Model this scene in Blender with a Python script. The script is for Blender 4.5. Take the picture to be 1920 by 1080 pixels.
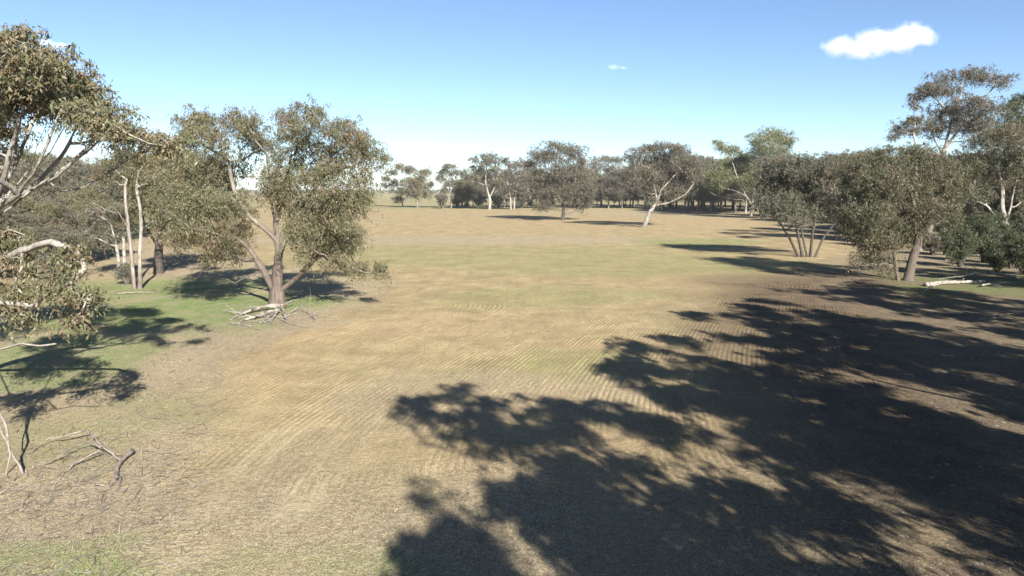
import bpy, math, random
import numpy as np
from math import radians, sin, cos, tan, pi

# ------------------------------------------------------------------ camera, sky, sun, exposure
scene = bpy.context.scene
for _o in list(bpy.data.objects): bpy.data.objects.remove(_o)
COL = scene.collection
CAM_H, FPX, PITCH = 10.0, 1321.0, radians(8.01)
cd = bpy.data.cameras.new('camera'); cam = bpy.data.objects.new('camera', cd); COL.objects.link(cam)
cam.location = (0, 0, CAM_H); cam.rotation_euler = (pi/2 - PITCH, 0, 0)
cd.sensor_width = 36.0; cd.lens = 36.0*FPX/1920.0; cd.clip_start = 0.3; cd.clip_end = 20000
scene.camera = cam

SUN_EL, SUN_AZ = radians(29), radians(23)          # shadows run away from the camera, 23 degrees to the left
SD = np.array([-sin(SUN_AZ)*cos(SUN_EL), cos(SUN_AZ)*cos(SUN_EL), -sin(SUN_EL)])   # direction the light travels
w = bpy.data.worlds.new('World'); scene.world = w; w.use_nodes = True
nt = w.node_tree; nt.nodes.clear()
wo = nt.nodes.new('ShaderNodeOutputWorld'); bg = nt.nodes.new('ShaderNodeBackground')
sky = nt.nodes.new('ShaderNodeTexSky'); sky.sky_type = 'NISHITA'; sky.sun_disc = False
sky.sun_elevation = SUN_EL; sky.sun_rotation = radians(180) - SUN_AZ
sky.altitude = 150; sky.air_density = 0.75; sky.dust_density = 0.1; sky.ozone_density = 3.0
bg.inputs['Strength'].default_value = 0.05
nt.links.new(sky.outputs[0], bg.inputs[0]); nt.links.new(bg.outputs[0], wo.inputs[0])
sl = bpy.data.lights.new('sun', 'SUN'); sl.energy = 5.0; sl.angle = radians(0.53); sl.color = (1.0, 0.955, 0.88)
so = bpy.data.objects.new('sun', sl); COL.objects.link(so); so.location = (30, -80, 60)
from mathutils import Vector
so.rotation_euler = Vector(SD.tolist()).to_track_quat('-Z', 'Y').to_euler()
vs = scene.view_settings
vs.view_transform = 'Standard'; vs.look = 'None'; vs.gamma = 1.0; vs.exposure = 1.8; vs.use_curve_mapping = False
scene.cycles.max_bounces = 6; scene.cycles.diffuse_bounces = 3; scene.cycles.transparent_max_bounces = 8
scene.cycles.transmission_bounces = 3; scene.cycles.volume_bounces = 2
scene.cycles.use_adaptive_sampling = True; scene.cycles.adaptive_threshold = 0.02

# ------------------------------------------------------------------ helpers
rng = np.random.default_rng(7)

def ground_at(px, py):
    vx = (px-960)/FPX; vz = -(py-540)/FPX
    y = cos(PITCH)+vz*sin(PITCH); z = -sin(PITCH)+vz*cos(PITCH)
    t = CAM_H/-z
    return np.array([vx*t, y*t, 0.0])

def plane_at(px, py, D):
    vx = (px-960)/FPX; vz = -(py-540)/FPX
    t = D/(cos(PITCH)+vz*sin(PITCH))
    return np.array([vx*t, D, CAM_H+t*(-sin(PITCH)+vz*cos(PITCH))])

def mesh_from(name, V, F, mat, parent=None, attrs=None, smooth=False):
    """V (n,3) array; F (m,k) int array or list of such arrays; attrs name -> (n,4) or (n,)"""
    me = bpy.data.meshes.new(name)
    V = np.asarray(V, dtype=np.float32)
    Fs = F if isinstance(F, list) else [F]
    Fs = [np.asarray(f, dtype=np.int32) for f in Fs if len(f)]
    me.vertices.add(len(V)); me.vertices.foreach_set('co', V.ravel())
    nl = sum(f.size for f in Fs); npoly = sum(len(f) for f in Fs)
    me.loops.add(nl); me.polygons.add(npoly)
    me.loops.foreach_set('vertex_index', np.concatenate([f.ravel() for f in Fs]))
    tot = np.concatenate([np.full(len(f), f.shape[1], np.int32) for f in Fs])
    me.polygons.foreach_set('loop_start', np.concatenate([[0], np.cumsum(tot)[:-1]]).astype(np.int32))
    me.polygons.foreach_set('loop_total', tot)
    if smooth: me.polygons.foreach_set('use_smooth', np.ones(npoly, bool))
    for k, a in (attrs or {}).items():
        a = np.asarray(a, dtype=np.float32)
        if a.ndim == 2:
            at = me.attributes.new(k, 'FLOAT_COLOR', 'POINT'); at.data.foreach_set('color', a.ravel())
        else:
            at = me.attributes.new(k, 'FLOAT', 'POINT'); at.data.foreach_set('value', a)
    me.update(calc_edges=True); me.validate()
    me.materials.append(mat)
    o = bpy.data.objects.new(name, me); COL.objects.link(o)
    if parent is not None: o.parent = parent
    return o

def thing(name, label, cat, loc=(0, 0, 0), group=None):
    o = bpy.data.objects.new(name, None); COL.objects.link(o); o.location = [float(v) for v in loc]
    o.empty_display_size = 0.5
    return tag(o, label, cat, group)

def tag(o, label=None, cat=None, group=None, kind=None):
    if label: o['label'] = label
    if cat: o['category'] = cat
    if group: o['group'] = group
    if kind: o['kind'] = kind
    return o

def copy_thing(root, loc, rz, s, label, group=None):
    r = root.copy(); COL.objects.link(r)
    r.location = [float(v) for v in loc]; r.rotation_euler = (0, 0, rz); r.scale = (s, s, s)
    r['label'] = label
    if group: r['group'] = group
    for ch in list(root.children):
        c = ch.copy(); COL.objects.link(c); c.parent = r
    return r

def fbm(x, y, scale, seed=0, octaves=4):
    """value noise, returns about 0..1"""
    out = np.zeros_like(x, dtype=float); amp = 1.0; tot = 0
    for o in range(octaves):
        r = np.random.default_rng(seed*31+o); T = r.random((64, 64))
        u = x/scale*(2**o)+17.3*o; v = y/scale*(2**o)+9.1*o
        iu = np.floor(u).astype(int); iv = np.floor(v).astype(int)
        fu = u-iu; fv = v-iv; fu = fu*fu*(3-2*fu); fv = fv*fv*(3-2*fv)
        a = T[iu % 64, iv % 64]; b = T[(iu+1) % 64, iv % 64]; c = T[iu % 64, (iv+1) % 64]; d = T[(iu+1) % 64, (iv+1) % 64]
        out += amp*((a*(1-fu)+b*fu)*(1-fv)+(c*(1-fu)+d*fu)*fv); tot += amp; amp *= 0.5
    return out/tot

def sstep(a, b, x):
    t = np.clip((x-a)/(b-a), 0, 1); return t*t*(3-2*t)

# ------------------------------------------------------------------ materials
def new_mat(name):
    m = bpy.data.materials.new(name); m.use_nodes = True
    n = m.node_tree; n.nodes.clear()
    out = n.nodes.new('ShaderNodeOutputMaterial')
    return m, n, out

def nd(n, t, **kw):
    x = n.nodes.new(t)
    for k, v in kw.items():
        if k in x.inputs: x.inputs[k].default_value = v
        else: setattr(x, k, v)
    return x

def mix(n, fac, a, b, blend='MIX'):
    x = n.nodes.new('ShaderNodeMix'); x.data_type = 'RGBA'; x.blend_type = blend
    for i, v in ((0, fac), (6, a), (7, b)):
        if isinstance(v, (int, float)): x.inputs[i].default_value = v
        elif isinstance(v, tuple): x.inputs[i].default_value = (*v, 1) if len(v) == 3 else v
        else: n.links.new(v, x.inputs[i])
    return x.outputs[2]

def math_(n, op, a, b=None, clamp=False):
    x = n.nodes.new('ShaderNodeMath'); x.operation = op; x.use_clamp = clamp
    for i, v in ((0, a), (1, b)):
        if v is None: continue
        if isinstance(v, (int, float)): x.inputs[i].default_value = v
        else: n.links.new(v, x.inputs[i])
    return x.outputs[0]

def mrange(n, v, a, b, c=0.0, d=1.0):
    x = n.nodes.new('ShaderNodeMapRange'); n.links.new(v, x.inputs[0])
    for i, q in enumerate((a, b, c, d)): x.inputs[i+1].default_value = q
    return x.outputs[0]

def noise(n, co, scale, detail=4, rough=0.55):
    x = nd(n, 'ShaderNodeTexNoise'); x.inputs['Scale'].default_value = scale
    x.inputs['Detail'].default_value = detail; x.inputs['Roughness'].default_value = rough
    n.links.new(co, x.inputs['Vector']); return x.outputs['Fac']

def attr(n, name, fac=True):
    x = n.nodes.new('ShaderNodeAttribute'); x.attribute_name = name
    return x.outputs['Fac'] if fac else x.outputs['Color']

def leaf_material():
    m, n, out = new_mat('gum_leaves')
    c = attr(n, 'tint', False)
    p = nd(n, 'ShaderNodeBsdfPrincipled'); p.inputs['Roughness'].default_value = 0.5
    p.inputs['Specular IOR Level'].default_value = 0.35
    n.links.new(c, p.inputs['Base Color'])
    t = nd(n, 'ShaderNodeBsdfTranslucent')
    n.links.new(mix(n, 1.0, c, (1.25, 1.3, 0.8), 'MULTIPLY'), t.inputs['Color'])
    ms = nd(n, 'ShaderNodeMixShader'); ms.inputs[0].default_value = 0.22
    n.links.new(p.outputs[0], ms.inputs[1]); n.links.new(t.outputs[0], ms.inputs[2])
    n.links.new(ms.outputs[0], out.inputs[0]); return m

def bark_material():
    m, n, out = new_mat('gum_bark')
    tc = nd(n, 'ShaderNodeTexCoord'); mp = nd(n, 'ShaderNodeMapping'); mp.inputs['Scale'].default_value = (1, 1, 0.22)
    n.links.new(tc.outputs['Object'], mp.inputs[0])
    a = noise(n, mp.outputs[0], 9, 5, 0.65); b = noise(n, tc.outputs['Object'], 1.7, 3)
    c = attr(n, 'tint', False)
    c = mix(n, 1.0, c, mix(n, mrange(n, a, 0.3, 0.7), (0.5, 0.47, 0.45), (1.3, 1.3, 1.3)), 'MULTIPLY')
    c = mix(n, mrange(n, b, 0.5, 0.7, 0, 0.45), c, mix(n, 1.0, c, (0.72, 0.58, 0.48), 'MULTIPLY'))
    mp2 = nd(n, 'ShaderNodeMapping'); mp2.inputs['Scale'].default_value = (1.3, 1.3, 0.16); n.links.new(tc.outputs['Object'], mp2.inputs[0])
    peel = noise(n, mp2.outputs[0], 3.0, 4, 0.7)
    c = mix(n, mrange(n, peel, 0.52, 0.62, 0, 0.6), c, mix(n, 1.0, c, (0.55, 0.44, 0.36), 'MULTIPLY'))
    c = mix(n, 1.0, c, (0.64, 0.64, 0.64), 'MULTIPLY')
    p = nd(n, 'ShaderNodeBsdfPrincipled'); p.inputs['Roughness'].default_value = 0.85
    n.links.new(c, p.inputs['Base Color'])
    bp = nd(n, 'ShaderNodeBump'); bp.inputs['Strength'].default_value = 0.7; bp.inputs['Distance'].default_value = 0.06
    n.links.new(a, bp.inputs['Height']); n.links.new(bp.outputs[0], p.inputs['Normal'])
    n.links.new(p.outputs[0], out.inputs[0]); return m

def ground_material():
    m, n, out = new_mat('paddock_soil')
    g = nd(n, 'ShaderNodeNewGeometry'); P = g.outputs['Position']
    big = noise(n, P, 0.06, 5); mid = noise(n, P, 0.55, 5, 0.6); fine = noise(n, P, 5.0, 4, 0.7); vfine = noise(n, P, 22.0, 3, 0.7)
    st = nd(n, 'ShaderNodeMapping'); st.inputs['Scale'].default_value = (0.5, 0.09, 1); st.inputs['Rotation'].default_value = (0, 0, 0.15)
    n.links.new(P, st.inputs[0]); streak = noise(n, st.outputs[0], 1.2, 5, 0.65)
    c = mix(n, mrange(n, mid, 0.3, 0.7), (0.322, 0.257, 0.143), (0.450, 0.370, 0.215))
    c = mix(n, mrange(n, big, 0.42, 0.6, 0, 0.4), c, (0.40, 0.302, 0.17))
    blot = noise(n, P, 0.22, 7, 0.72)
    c = mix(n, 1.0, c, mix(n, mrange(n, blot, 0.32, 0.68), (0.74, 0.73, 0.72), (1.2, 1.2, 1.2)), 'MULTIPLY')
    c = mix(n, mrange(n, streak, 0.5, 0.72, 0, 0.5), c, (0.255, 0.20, 0.135))
    red = math_(n, 'MULTIPLY', attr(n, 'red'), mrange(n, mid, 0.25, 0.65), True)
    c = mix(n, math_(n, 'MULTIPLY', red, 0.6), c, (0.44, 0.315, 0.195))
    c = mix(n, math_(n, 'MULTIPLY', attr(n, 'dark'), mrange(n, mid, 0.2, 0.6, 0.5, 1.0)), c, (0.105, 0.076, 0.052))  # litter-dark soil, colour lowered further so the tree shade reads deeper
    lit = math_(n, 'MULTIPLY', attr(n, 'litter'), mrange(n, fine, 0.25, 0.6, 0.35, 1.0), True)
    litc = mix(n, mrange(n, vfine, 0.35, 0.65), (0.215, 0.172, 0.115), (0.50, 0.432, 0.315))
    c = mix(n, lit, c, litc)
    gn = math_(n, 'ADD', math_(n, 'MULTIPLY', mid, 0.6), math_(n, 'MULTIPLY', fine, 0.5))
    gr = math_(n, 'MULTIPLY', attr(n, 'green'), mrange(n, gn, 0.38, 0.66), True)
    grc = mix(n, mrange(n, vfine, 0.3, 0.7), (0.085, 0.18, 0.03), (0.19, 0.295, 0.08))
    c = mix(n, gr, c, grc)
    c = mix(n, 1.0, c, mix(n, mrange(n, vfine, 0.28, 0.72), (0.55, 0.54, 0.53), (1.42, 1.42, 1.41)), 'MULTIPLY')
    c = mix(n, 1.0, c, mix(n, mrange(n, fine, 0.3, 0.7), (0.8, 0.79, 0.78), (1.18, 1.18, 1.18)), 'MULTIPLY')
    c = mix(n, math_(n, 'MULTIPLY', attr(n, 'track'), mrange(n, fine, 0.3, 0.55, 0.4, 1.0)), c, (0.50, 0.42, 0.275))
    rt = nd(n, 'ShaderNodeMapping'); rt.inputs['Scale'].default_value = (1.6, 0.11, 1); rt.inputs['Rotation'].default_value = (0, 0, 0.3); n.links.new(P, rt.inputs[0])
    rtn = noise(n, rt.outputs[0], 1.5, 4, 0.7)
    c = mix(n, 1.0, c, mix(n, mrange(n, rtn, 0.32, 0.68), (0.94, 0.94, 0.935), (1.06, 1.06, 1.06)), 'MULTIPLY')
    # crumbs of straw and pale clods
    vo = nd(n, 'ShaderNodeTexVoronoi'); vo.inputs['Scale'].default_value = 1.7; n.links.new(P, vo.inputs['Vector'])
    fleck = math_(n, 'MULTIPLY', mrange(n, vo.outputs['Distance'], 0.12, 0.2, 1, 0), mrange(n, mid, 0.5, 0.6))
    c = mix(n, math_(n, 'MULTIPLY', fleck, 0.6), c, (0.52, 0.47, 0.38))
    ph = attr(n, 'row'); amp = attr(n, 'rowamp')
    row = math_(n, 'MULTIPLY', math_(n, 'SINE', math_(n, 'MULTIPLY', ph, 2*pi/0.42)), amp)
    # seedlings and stubble stand in the row bottoms
    c = mix(n, math_(n, 'MULTIPLY', mrange(n, row, 0.15, 0.9, 0, 0.55), mrange(n, fine, 0.35, 0.6)), c, (0.16, 0.135, 0.075))
    hgt = math_(n, 'ADD', math_(n, 'MULTIPLY', row, -0.05), math_(n, 'ADD', math_(n, 'MULTIPLY', fine, 0.10), math_(n, 'MULTIPLY', vfine, 0.03)))
    c = mix(n, 1.0, c, (0.645, 0.635, 0.61), 'MULTIPLY')
    p = nd(n, 'ShaderNodeBsdfPrincipled'); p.inputs['Roughness'].default_value = 0.95; p.inputs['Specular IOR Level'].default_value = 0.15
    n.links.new(c, p.inputs['Base Color'])
    bp = nd(n, 'ShaderNodeBump'); bp.inputs['Strength'].default_value = 0.8; bp.inputs['Distance'].default_value = 1.0
    n.links.new(hgt, bp.inputs['Height']); n.links.new(bp.outputs[0], p.inputs['Normal'])
    n.links.new(p.outputs[0], out.inputs[0]); return m

def straw_material():
    m, n, out = new_mat('straw')
    p = nd(n, 'ShaderNodeBsdfPrincipled'); p.inputs['Roughness'].default_value = 0.8
    n.links.new(mix(n, 1.0, attr(n, 'tint', False), (0.67, 0.66, 0.64), 'MULTIPLY'), p.inputs['Base Color']); n.links.new(p.outputs[0], out.inputs[0]); return m

LEAF, BARK, SOIL, STRAW = leaf_material(), bark_material(), ground_material(), straw_material()

# ------------------------------------------------------------------ the paddock
def poly_x(pts, y):                                  # piecewise x(y)
    p = sorted(pts, key=lambda q: q[1]); return np.interp(y, [q[1] for q in p], [q[0] for q in p])
FIELD_L = [(-6.5, 12), (-8.6, 17), (-11.5, 24), (-14.5, 32), (-16.5, 40), (-15.5, 49), (-12.5, 61), (-14, 75), (-40, 100), (-200, 300)]
FIELD_R = [(12, 10), (17, 25), (24, 42), (29, 56), (30, 68), (40, 90), (60, 120), (70, 170), (90, 260), (200, 400)]

def row_shift(y):          # the sown rows bend to the right as they run away
    d = y-24; return np.where(d > 0, 0.42*(d+10*np.exp(-np.abs(d)/10)-10), 0.021*d*d)

def blob(x, y, cx, cy, rx, ry, wob=0.5, seed=1, sc=6.0):
    d = np.sqrt(((x-cx)/rx)**2+((y-cy)/ry)**2)+wob*(fbm(x, y, sc, seed)-0.5)*2
    return 1-sstep(0.55, 1.15, d)

def soil_masks(x, y):
    n1 = fbm(x, y, 7, 3); n2 = fbm(x, y, 26, 5); n3 = fbm(x, y, 3, 8)
    L = poly_x(FIELD_L, y); R = poly_x(FIELD_R, y)
    inside = sstep(-1.6, 1.6, x-L+(n1-0.5)*5)*sstep(-3, 3, R-x+(n1-0.5)*6)*sstep(340, 300, y)
    out_l = (1-sstep(-1.5, 2.0, x-L+(n1-0.5)*4))*sstep(160, 100, y)
    out_r = (1-sstep(-3, 4, R-x+(n1-0.5)*6))*sstep(330, 280, y)
    green = np.zeros_like(x); lit = np.zeros_like(x); red = np.zeros_like(x)
    green = np.maximum(green, 0.95*blob(x, y, -27, 58, 13, 9, 0.5, 11))
    green = np.maximum(green, 1.0*blob(x, y, -23, 62.5, 9, 4.5, 0.4, 12))
    green = np.maximum(green, 0.85*blob(x, y, -36, 70, 14, 10, 0.5, 13))
    green = np.maximum(green, 0.7*blob(x, y, -28, 42, 8, 9, 0.9, 14, 4))
    green = np.maximum(green, 0.6*blob(x, y, -12.5, 16.5, 5.0, 2.8, 1.0, 15, 2))
    green = np.maximum(green, 0.3*blob(x, y, -18, 28, 5, 5, 1.0, 15, 3))
    green = np.maximum(green, 0.45*blob(x, y, -5, 16, 4, 2.5, 0.9, 16, 2))
    green = np.maximum(green, 0.36*blob(x, y, -2, 108, 46, 26, 0.6, 17, 22))
    green = np.maximum(green, 0.40*blob(x, y, 22, 92, 26, 16, 0.6, 18, 16))
    green = np.maximum(green, 0.36*blob(x, y, 1, 66, 14, 9, 0.7, 19, 8))
    green = np.maximum(green, 0.6*blob(x, y, 34, 135, 16, 12, 0.6, 20, 10))
    green = np.maximum(green, 0.35*blob(x, y, 2, 40, 5, 4, 0.9, 20, 4))
    green = np.maximum(green, 0.55*blob(x, y, 52, 72, 12, 14, 0.7, 21, 5))
    green = np.maximum(green, 0.8*blob(x, y, -45, 378, 40, 14, 0.5, 22, 20))
    green = np.maximum(green, 0.30*sstep(330, 400, y))
    lit = np.maximum(lit, out_l*(0.75+0.4*(n1-0.5)*2)); lit = np.maximum(lit, out_r*0.8)
    lit = np.maximum(lit, 0.75*sstep(30, 18, y+(n1-0.5)*14)*sstep(60, 40, np.abs(x)))
    lit = np.maximum(lit, 0.5*blob(x, y, -3, 33, 9, 6, 0.8, 23, 5))
    lit = np.maximum(lit, 0.75*blob(x, y, -16, 138, 45, 12, 0.5, 24, 18))
    lit = np.maximum(lit, 0.9*blob(x, y, -20, 53.5, 7, 4.5, 0.5, 25, 4))
    lit = np.maximum(lit, 0.55*blob(x, y, 95, 290, 80, 60, 0.4, 26, 30))
    red = np.maximum(red, 0.8*blob(x, y, -6, 52, 9, 7, 0.6, 27, 7))
    red = np.maximum(red, 0.7*blob(x, y, -17, 47, 5, 5, 0.6, 28, 4))
    red = np.maximum(red, 0.5*blob(x, y, 4, 30, 9, 8, 0.8, 29, 5))
    red = np.maximum(red, 0.75*blob(x, y, 16, 78, 10, 4, 0.6, 30, 6))
    red = np.maximum(red, 0.55*blob(x, y, 30, 60, 16, 12, 0.7, 31, 6))
    red = np.maximum(red, 0.5*blob(x, y, 40, 210, 70, 40, 0.6, 32, 30))
    red = np.maximum(red, 0.45*blob(x, y, -14, 36, 4, 10, 0.7, 33, 4))
    ut = x-row_shift(y); track = np.zeros_like(x)
    for u0 in (-9.9, -9.1, -7.3, -6.5): track = np.maximum(track, np.exp(-((ut-u0+(n3-0.5)*0.3)/0.17)**2))
    track *= sstep(33, 24, y)*sstep(0.3, 0.55, fbm(x, y, 3, 35))*0.9
    dark = np.clip(0.95*sstep(-4, 9, x-(2.0+0.27*(y-14))+(n1-0.5)*8)*sstep(95, 70, y)+0.5*out_r, 0, 1)  # dark litter soil at right, also painted darker where the trees' shade falls
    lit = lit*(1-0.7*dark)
    return dict(track=track, dark=dark, green=np.clip(green, 0, 1), litter=np.clip(lit, 0, 1), red=np.clip(red, 0, 1)), inside

def row_attrs(x, y, inside):
    u = np.zeros_like(x); amp = np.zeros_like(x)
    for cx, cy, r in ((-9, 60, 10), (3.5, 86, 16), (23, 75, 10), (37, 118, 14)):     # turning circles of the seeder
        d = np.hypot(x-cx, y-cy); wgt = sstep(0.0, 2.5, x-cx)*sstep(r, 0.8*r, d)*sstep(0.1*r, 0.35*r, d)*(0.3+0.9*fbm(x, y, 5, 77))
        k = wgt > 0.0
        u = np.where(k, d, u); amp = np.where(k, wgt*0.55, amp)
    return u, amp

def axis(parts):
    v = [np.arange(a, b, s) for a, b, s in parts]; return np.concatenate(v)
gx = axis([(-6000, -1500, 500), (-1500, -400, 100), (-400, -120, 20), (-120, -50, 2.5), (-50, 50, 0.65), (50, 120, 2.5), (120, 400, 20), (400, 1500, 100), (1500, 6001, 500)])
gy = axis([(-400, -60, 40), (-60, 8, 4), (8, 100, 0.65), (100, 180, 1.6), (180, 420, 6), (420, 1000, 40), (1000, 8001, 500)])
X, Y = np.meshgrid(gx, gy); xs, ys = X.ravel(), Y.ravel()
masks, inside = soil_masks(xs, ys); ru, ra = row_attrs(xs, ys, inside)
zz = (fbm(xs, ys, 18, 40)-0.5)*0.22*sstep(500, 200, np.hypot(xs, ys))+(fbm(xs, ys, 2.2, 41, 3)-0.5)*0.09*(1-inside)*sstep(160, 90, ys)
def ground_z(x, y):
    x = np.atleast_1d(np.asarray(x, float)); y = np.atleast_1d(np.asarray(y, float))
    _, ins = soil_masks(x, y)
    return (fbm(x, y, 18, 40)-0.5)*0.22*sstep(500, 200, np.hypot(x, y))+(fbm(x, y, 2.2, 41, 3)-0.5)*0.09*(1-ins)*sstep(160, 90, y)
nx, ny = len(gx), len(gy); idx = np.arange(nx*ny).reshape(ny, nx)
quads = np.stack([idx[:-1, :-1], idx[:-1, 1:], idx[1:, 1:], idx[1:, :-1]], -1).reshape(-1, 4)
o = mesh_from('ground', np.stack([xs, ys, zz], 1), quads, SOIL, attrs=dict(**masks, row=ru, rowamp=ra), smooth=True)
tag(o, kind='structure')

# seeding furrows as real ridges over the near half of the paddock
SP = 0.30; FR = np.array([0, 0.13, 0.5, 0.87]); HT = np.array([0, 0.72, 1.0, 0.72])
k0 = np.arange(-150, 118); us = (k0[:, None]*SP+FR[None, :]*SP).ravel(); hts = np.tile(HT, len(k0)); rowh = np.repeat(np.random.default_rng(55).uniform(0.55, 1.2, len(k0)), 4)
sy = np.concatenate([np.arange(16, 50, 0.3), np.arange(50, 74, 0.55)])
U, S = np.meshgrid(us, sy)
fx = U+row_shift(S)
fx = fx+0.07*(fbm(np.floor(U/SP+0.01)*3.1, S, 1.5, 50, 2)-0.5)
fy = S
xs, ys = fx.ravel(), fy.ravel()
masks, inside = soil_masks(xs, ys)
amp = inside*sstep(17.5, 26, ys+(fbm(xs, ys, 4, 51)-0.5)*10)*sstep(73, 64, ys+(fbm(xs, ys, 5, 52)-0.5)*6)*(0.45+0.75*fbm(xs, ys, 5, 53))
prof = np.tile(hts*rowh, len(sy))
lump = (fbm(xs, ys, 0.35, 54, 2)-0.5)
turned = ((xs+9)**2+(ys-60)**2 < 81)*(ys > 57)
z = ground_z(xs, ys)-0.03+amp*(0.030+0.026*prof*(0.35+1.3*sstep(0.35, 0.65, fbm(xs, ys, 2.3, 57)))+0.030*lump)-0.05*turned
# wheel ruts
nx, ny = len(us), len(sy); idx = np.arange(nx*ny).reshape(ny, nx)
quads = np.stack([idx[:-1, :-1], idx[:-1, 1:], idx[1:, 1:], idx[1:, :-1]], -1).reshape(-1, 4)
keep = (amp[quads].max(1) > 0.03)&(np.abs(xs[quads]).min(1) < 0.80*ys[quads].max(1)+3)
quads = quads[keep]; used = np.unique(quads); remap = np.full(len(xs), -1); remap[used] = np.arange(len(used))
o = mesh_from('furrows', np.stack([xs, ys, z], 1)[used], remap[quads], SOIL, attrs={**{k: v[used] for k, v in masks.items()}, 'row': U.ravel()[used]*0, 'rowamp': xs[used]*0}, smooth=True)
tag(o, kind='structure')

# ------------------------------------------------------------------ trees
PAL = dict(   # leaf colours (linear)
    olive=[(0.125, 0.122, 0.062), (0.155, 0.145, 0.082), (0.095, 0.105, 0.052), (0.165, 0.115, 0.07)],
    grey=[(0.115, 0.118, 0.078), (0.145, 0.14, 0.10), (0.09, 0.10, 0.066), (0.14, 0.105, 0.078)],
    russet=[(0.104, 0.100, 0.068), (0.126, 0.108, 0.078), (0.09, 0.092, 0.063), (0.132, 0.102, 0.074)],
    yellow=[(0.135, 0.148, 0.058), (0.16, 0.165, 0.07), (0.11, 0.13, 0.055), (0.15, 0.13, 0.065)],
    deep=[(0.10, 0.102, 0.055), (0.12, 0.115, 0.066), (0.08, 0.09, 0.048), (0.13, 0.098, 0.062)],
    dark=[(0.06, 0.078, 0.034), (0.08, 0.092, 0.042), (0.05, 0.066, 0.03), (0.075, 0.075, 0.04)])
BARKS = dict(rough=((0.15, 0.12, 0.095), (0.27, 0.24, 0.20)), white=((0.30, 0.28, 0.245), (0.43, 0.41, 0.37)),
             pale=((0.21, 0.18, 0.145), (0.36, 0.335, 0.295)), dark=((0.075, 0.062, 0.052), (0.19, 0.168, 0.142)))

class Skel:
    def __init__(s): s.p = []; s.par = []; s.rank = []; s.limb = []
    def add(s, p, par, rank, limb): s.p.append(np.asarray(p, float)); s.par.append(par); s.rank.append(rank); s.limb.append(limb); return len(s.p)-1

def tube_mesh(chains, P, R, col):
    V = []; F = []; C = []; off = 0
    for ch in chains:
        pts = P[ch]; rad = R[ch].copy()
        if len(ch) < 2: continue
        if len(rad) > 1: rad[0] = min(rad[0], rad[1]*1.35)
        rm = rad.max(); k = 10 if rm > 0.16 else 7 if rm > 0.06 else 4 if rm > 0.02 else 3
        t = np.gradient(pts, axis=0); t /= np.linalg.norm(t, axis=1)[:, None]+1e-9
        ref = np.array([0.31, 0.95, 0.1]) if abs(t[0, 1]) < 0.9 else np.array([1.0, 0.1, 0.2])
        a = np.cross(t, ref); a /= np.linalg.norm(a, axis=1)[:, None]+1e-9; b = np.cross(t, a)
        th = np.arange(k)*2*pi/k
        wob = 1+(0.10*np.sin(3*th+ch[0])+0.06*np.sin(5*th+2*ch[0]))*(rm > 0.16)
        ring = pts[:, None, :]+rad[:, None, None]*wob[None, :, None]*(a[:, None, :]*np.cos(th)[None, :, None]+b[:, None, :]*np.sin(th)[None, :, None])
        m = len(ch); V.append(ring.reshape(-1, 3)); C.append(np.repeat(col[ch], k, axis=0))
        i = np.arange(m-1)[:, None]*k; j = np.arange(k)[None, :]; jn = (j+1) % k
        F.append((np.stack([i+j, i+jn, i+k+jn, i+k+j], -1).reshape(-1, 4))+off); off += m*k
    if not V: return None
    return np.concatenate(V), np.concatenate(F), np.concatenate(C)

def leaves_mesh(tp, tn, L, pal, r, droop=0.75, spread=0.42, clump_tint=None, quad=False):
    """tp tuft centres (n,3); tn leaves in each tuft"""
    n = int(tn.sum()); ti = np.repeat(np.arange(len(tp)), tn)
    # a tuft is a few hanging sprays
    ns = 4; sd = r.normal(size=(len(tp), ns, 3)); sd /= np.linalg.norm(sd, axis=2)[:, :, None]; sd[:, :, 2] -= 0.55
    si = r.integers(0, ns, n); t = r.random(n)
    off = sd[ti, si]*(t*spread*1.9)[:, None]; off[:, 2] -= 0.5*spread*t*t
    off += r.normal(size=(n, 3))*spread*0.26; off *= (0.6+0.7*r.random(len(tp)))[ti][:, None]
    c = tp[ti]+off
    d = r.normal(size=(n, 3)); d /= np.linalg.norm(d, axis=1)[:, None]; d[:, 2] -= droop*1.4; d /= np.linalg.norm(d, axis=1)[:, None]
    q = r.normal(size=(n, 3)); s = np.cross(d, q); s /= np.linalg.norm(s, axis=1)[:, None]+1e-9
    ll = L*(0.5+1.0*r.random(n)); ww = ll*(0.13+0.07*r.random(n))
    if quad:
        nrm = np.cross(d, s); mid_ = c+d*(ll*0.42)[:, None]+nrm*(ll*0.05)[:, None]
        V = np.stack([c, mid_+s*ww[:, None], c+d*ll[:, None], mid_-s*ww[:, None]], 1).reshape(-1, 3); k = 4
    else:
        V = np.stack([c-s*ww[:, None], c+s*ww[:, None], c+d*ll[:, None]], 1).reshape(-1, 3); k = 3
    F = np.arange(k*n).reshape(n, k)
    pal = np.array(pal)*0.83; tt = r.random(len(tp))*len(pal) if clump_tint is None else clump_tint
    ci = np.floor(tt).astype(int) % len(pal); base = pal[ci][ti]
    rnd = pal[r.integers(0, len(pal), n)]
    col = (0.65*base+0.35*rnd)*(0.78+0.44*r.random(n))[:, None]
    C = np.concatenate([np.repeat(col, k, axis=0), np.ones((k*n, 1))], 1)
    return V, F, C

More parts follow.
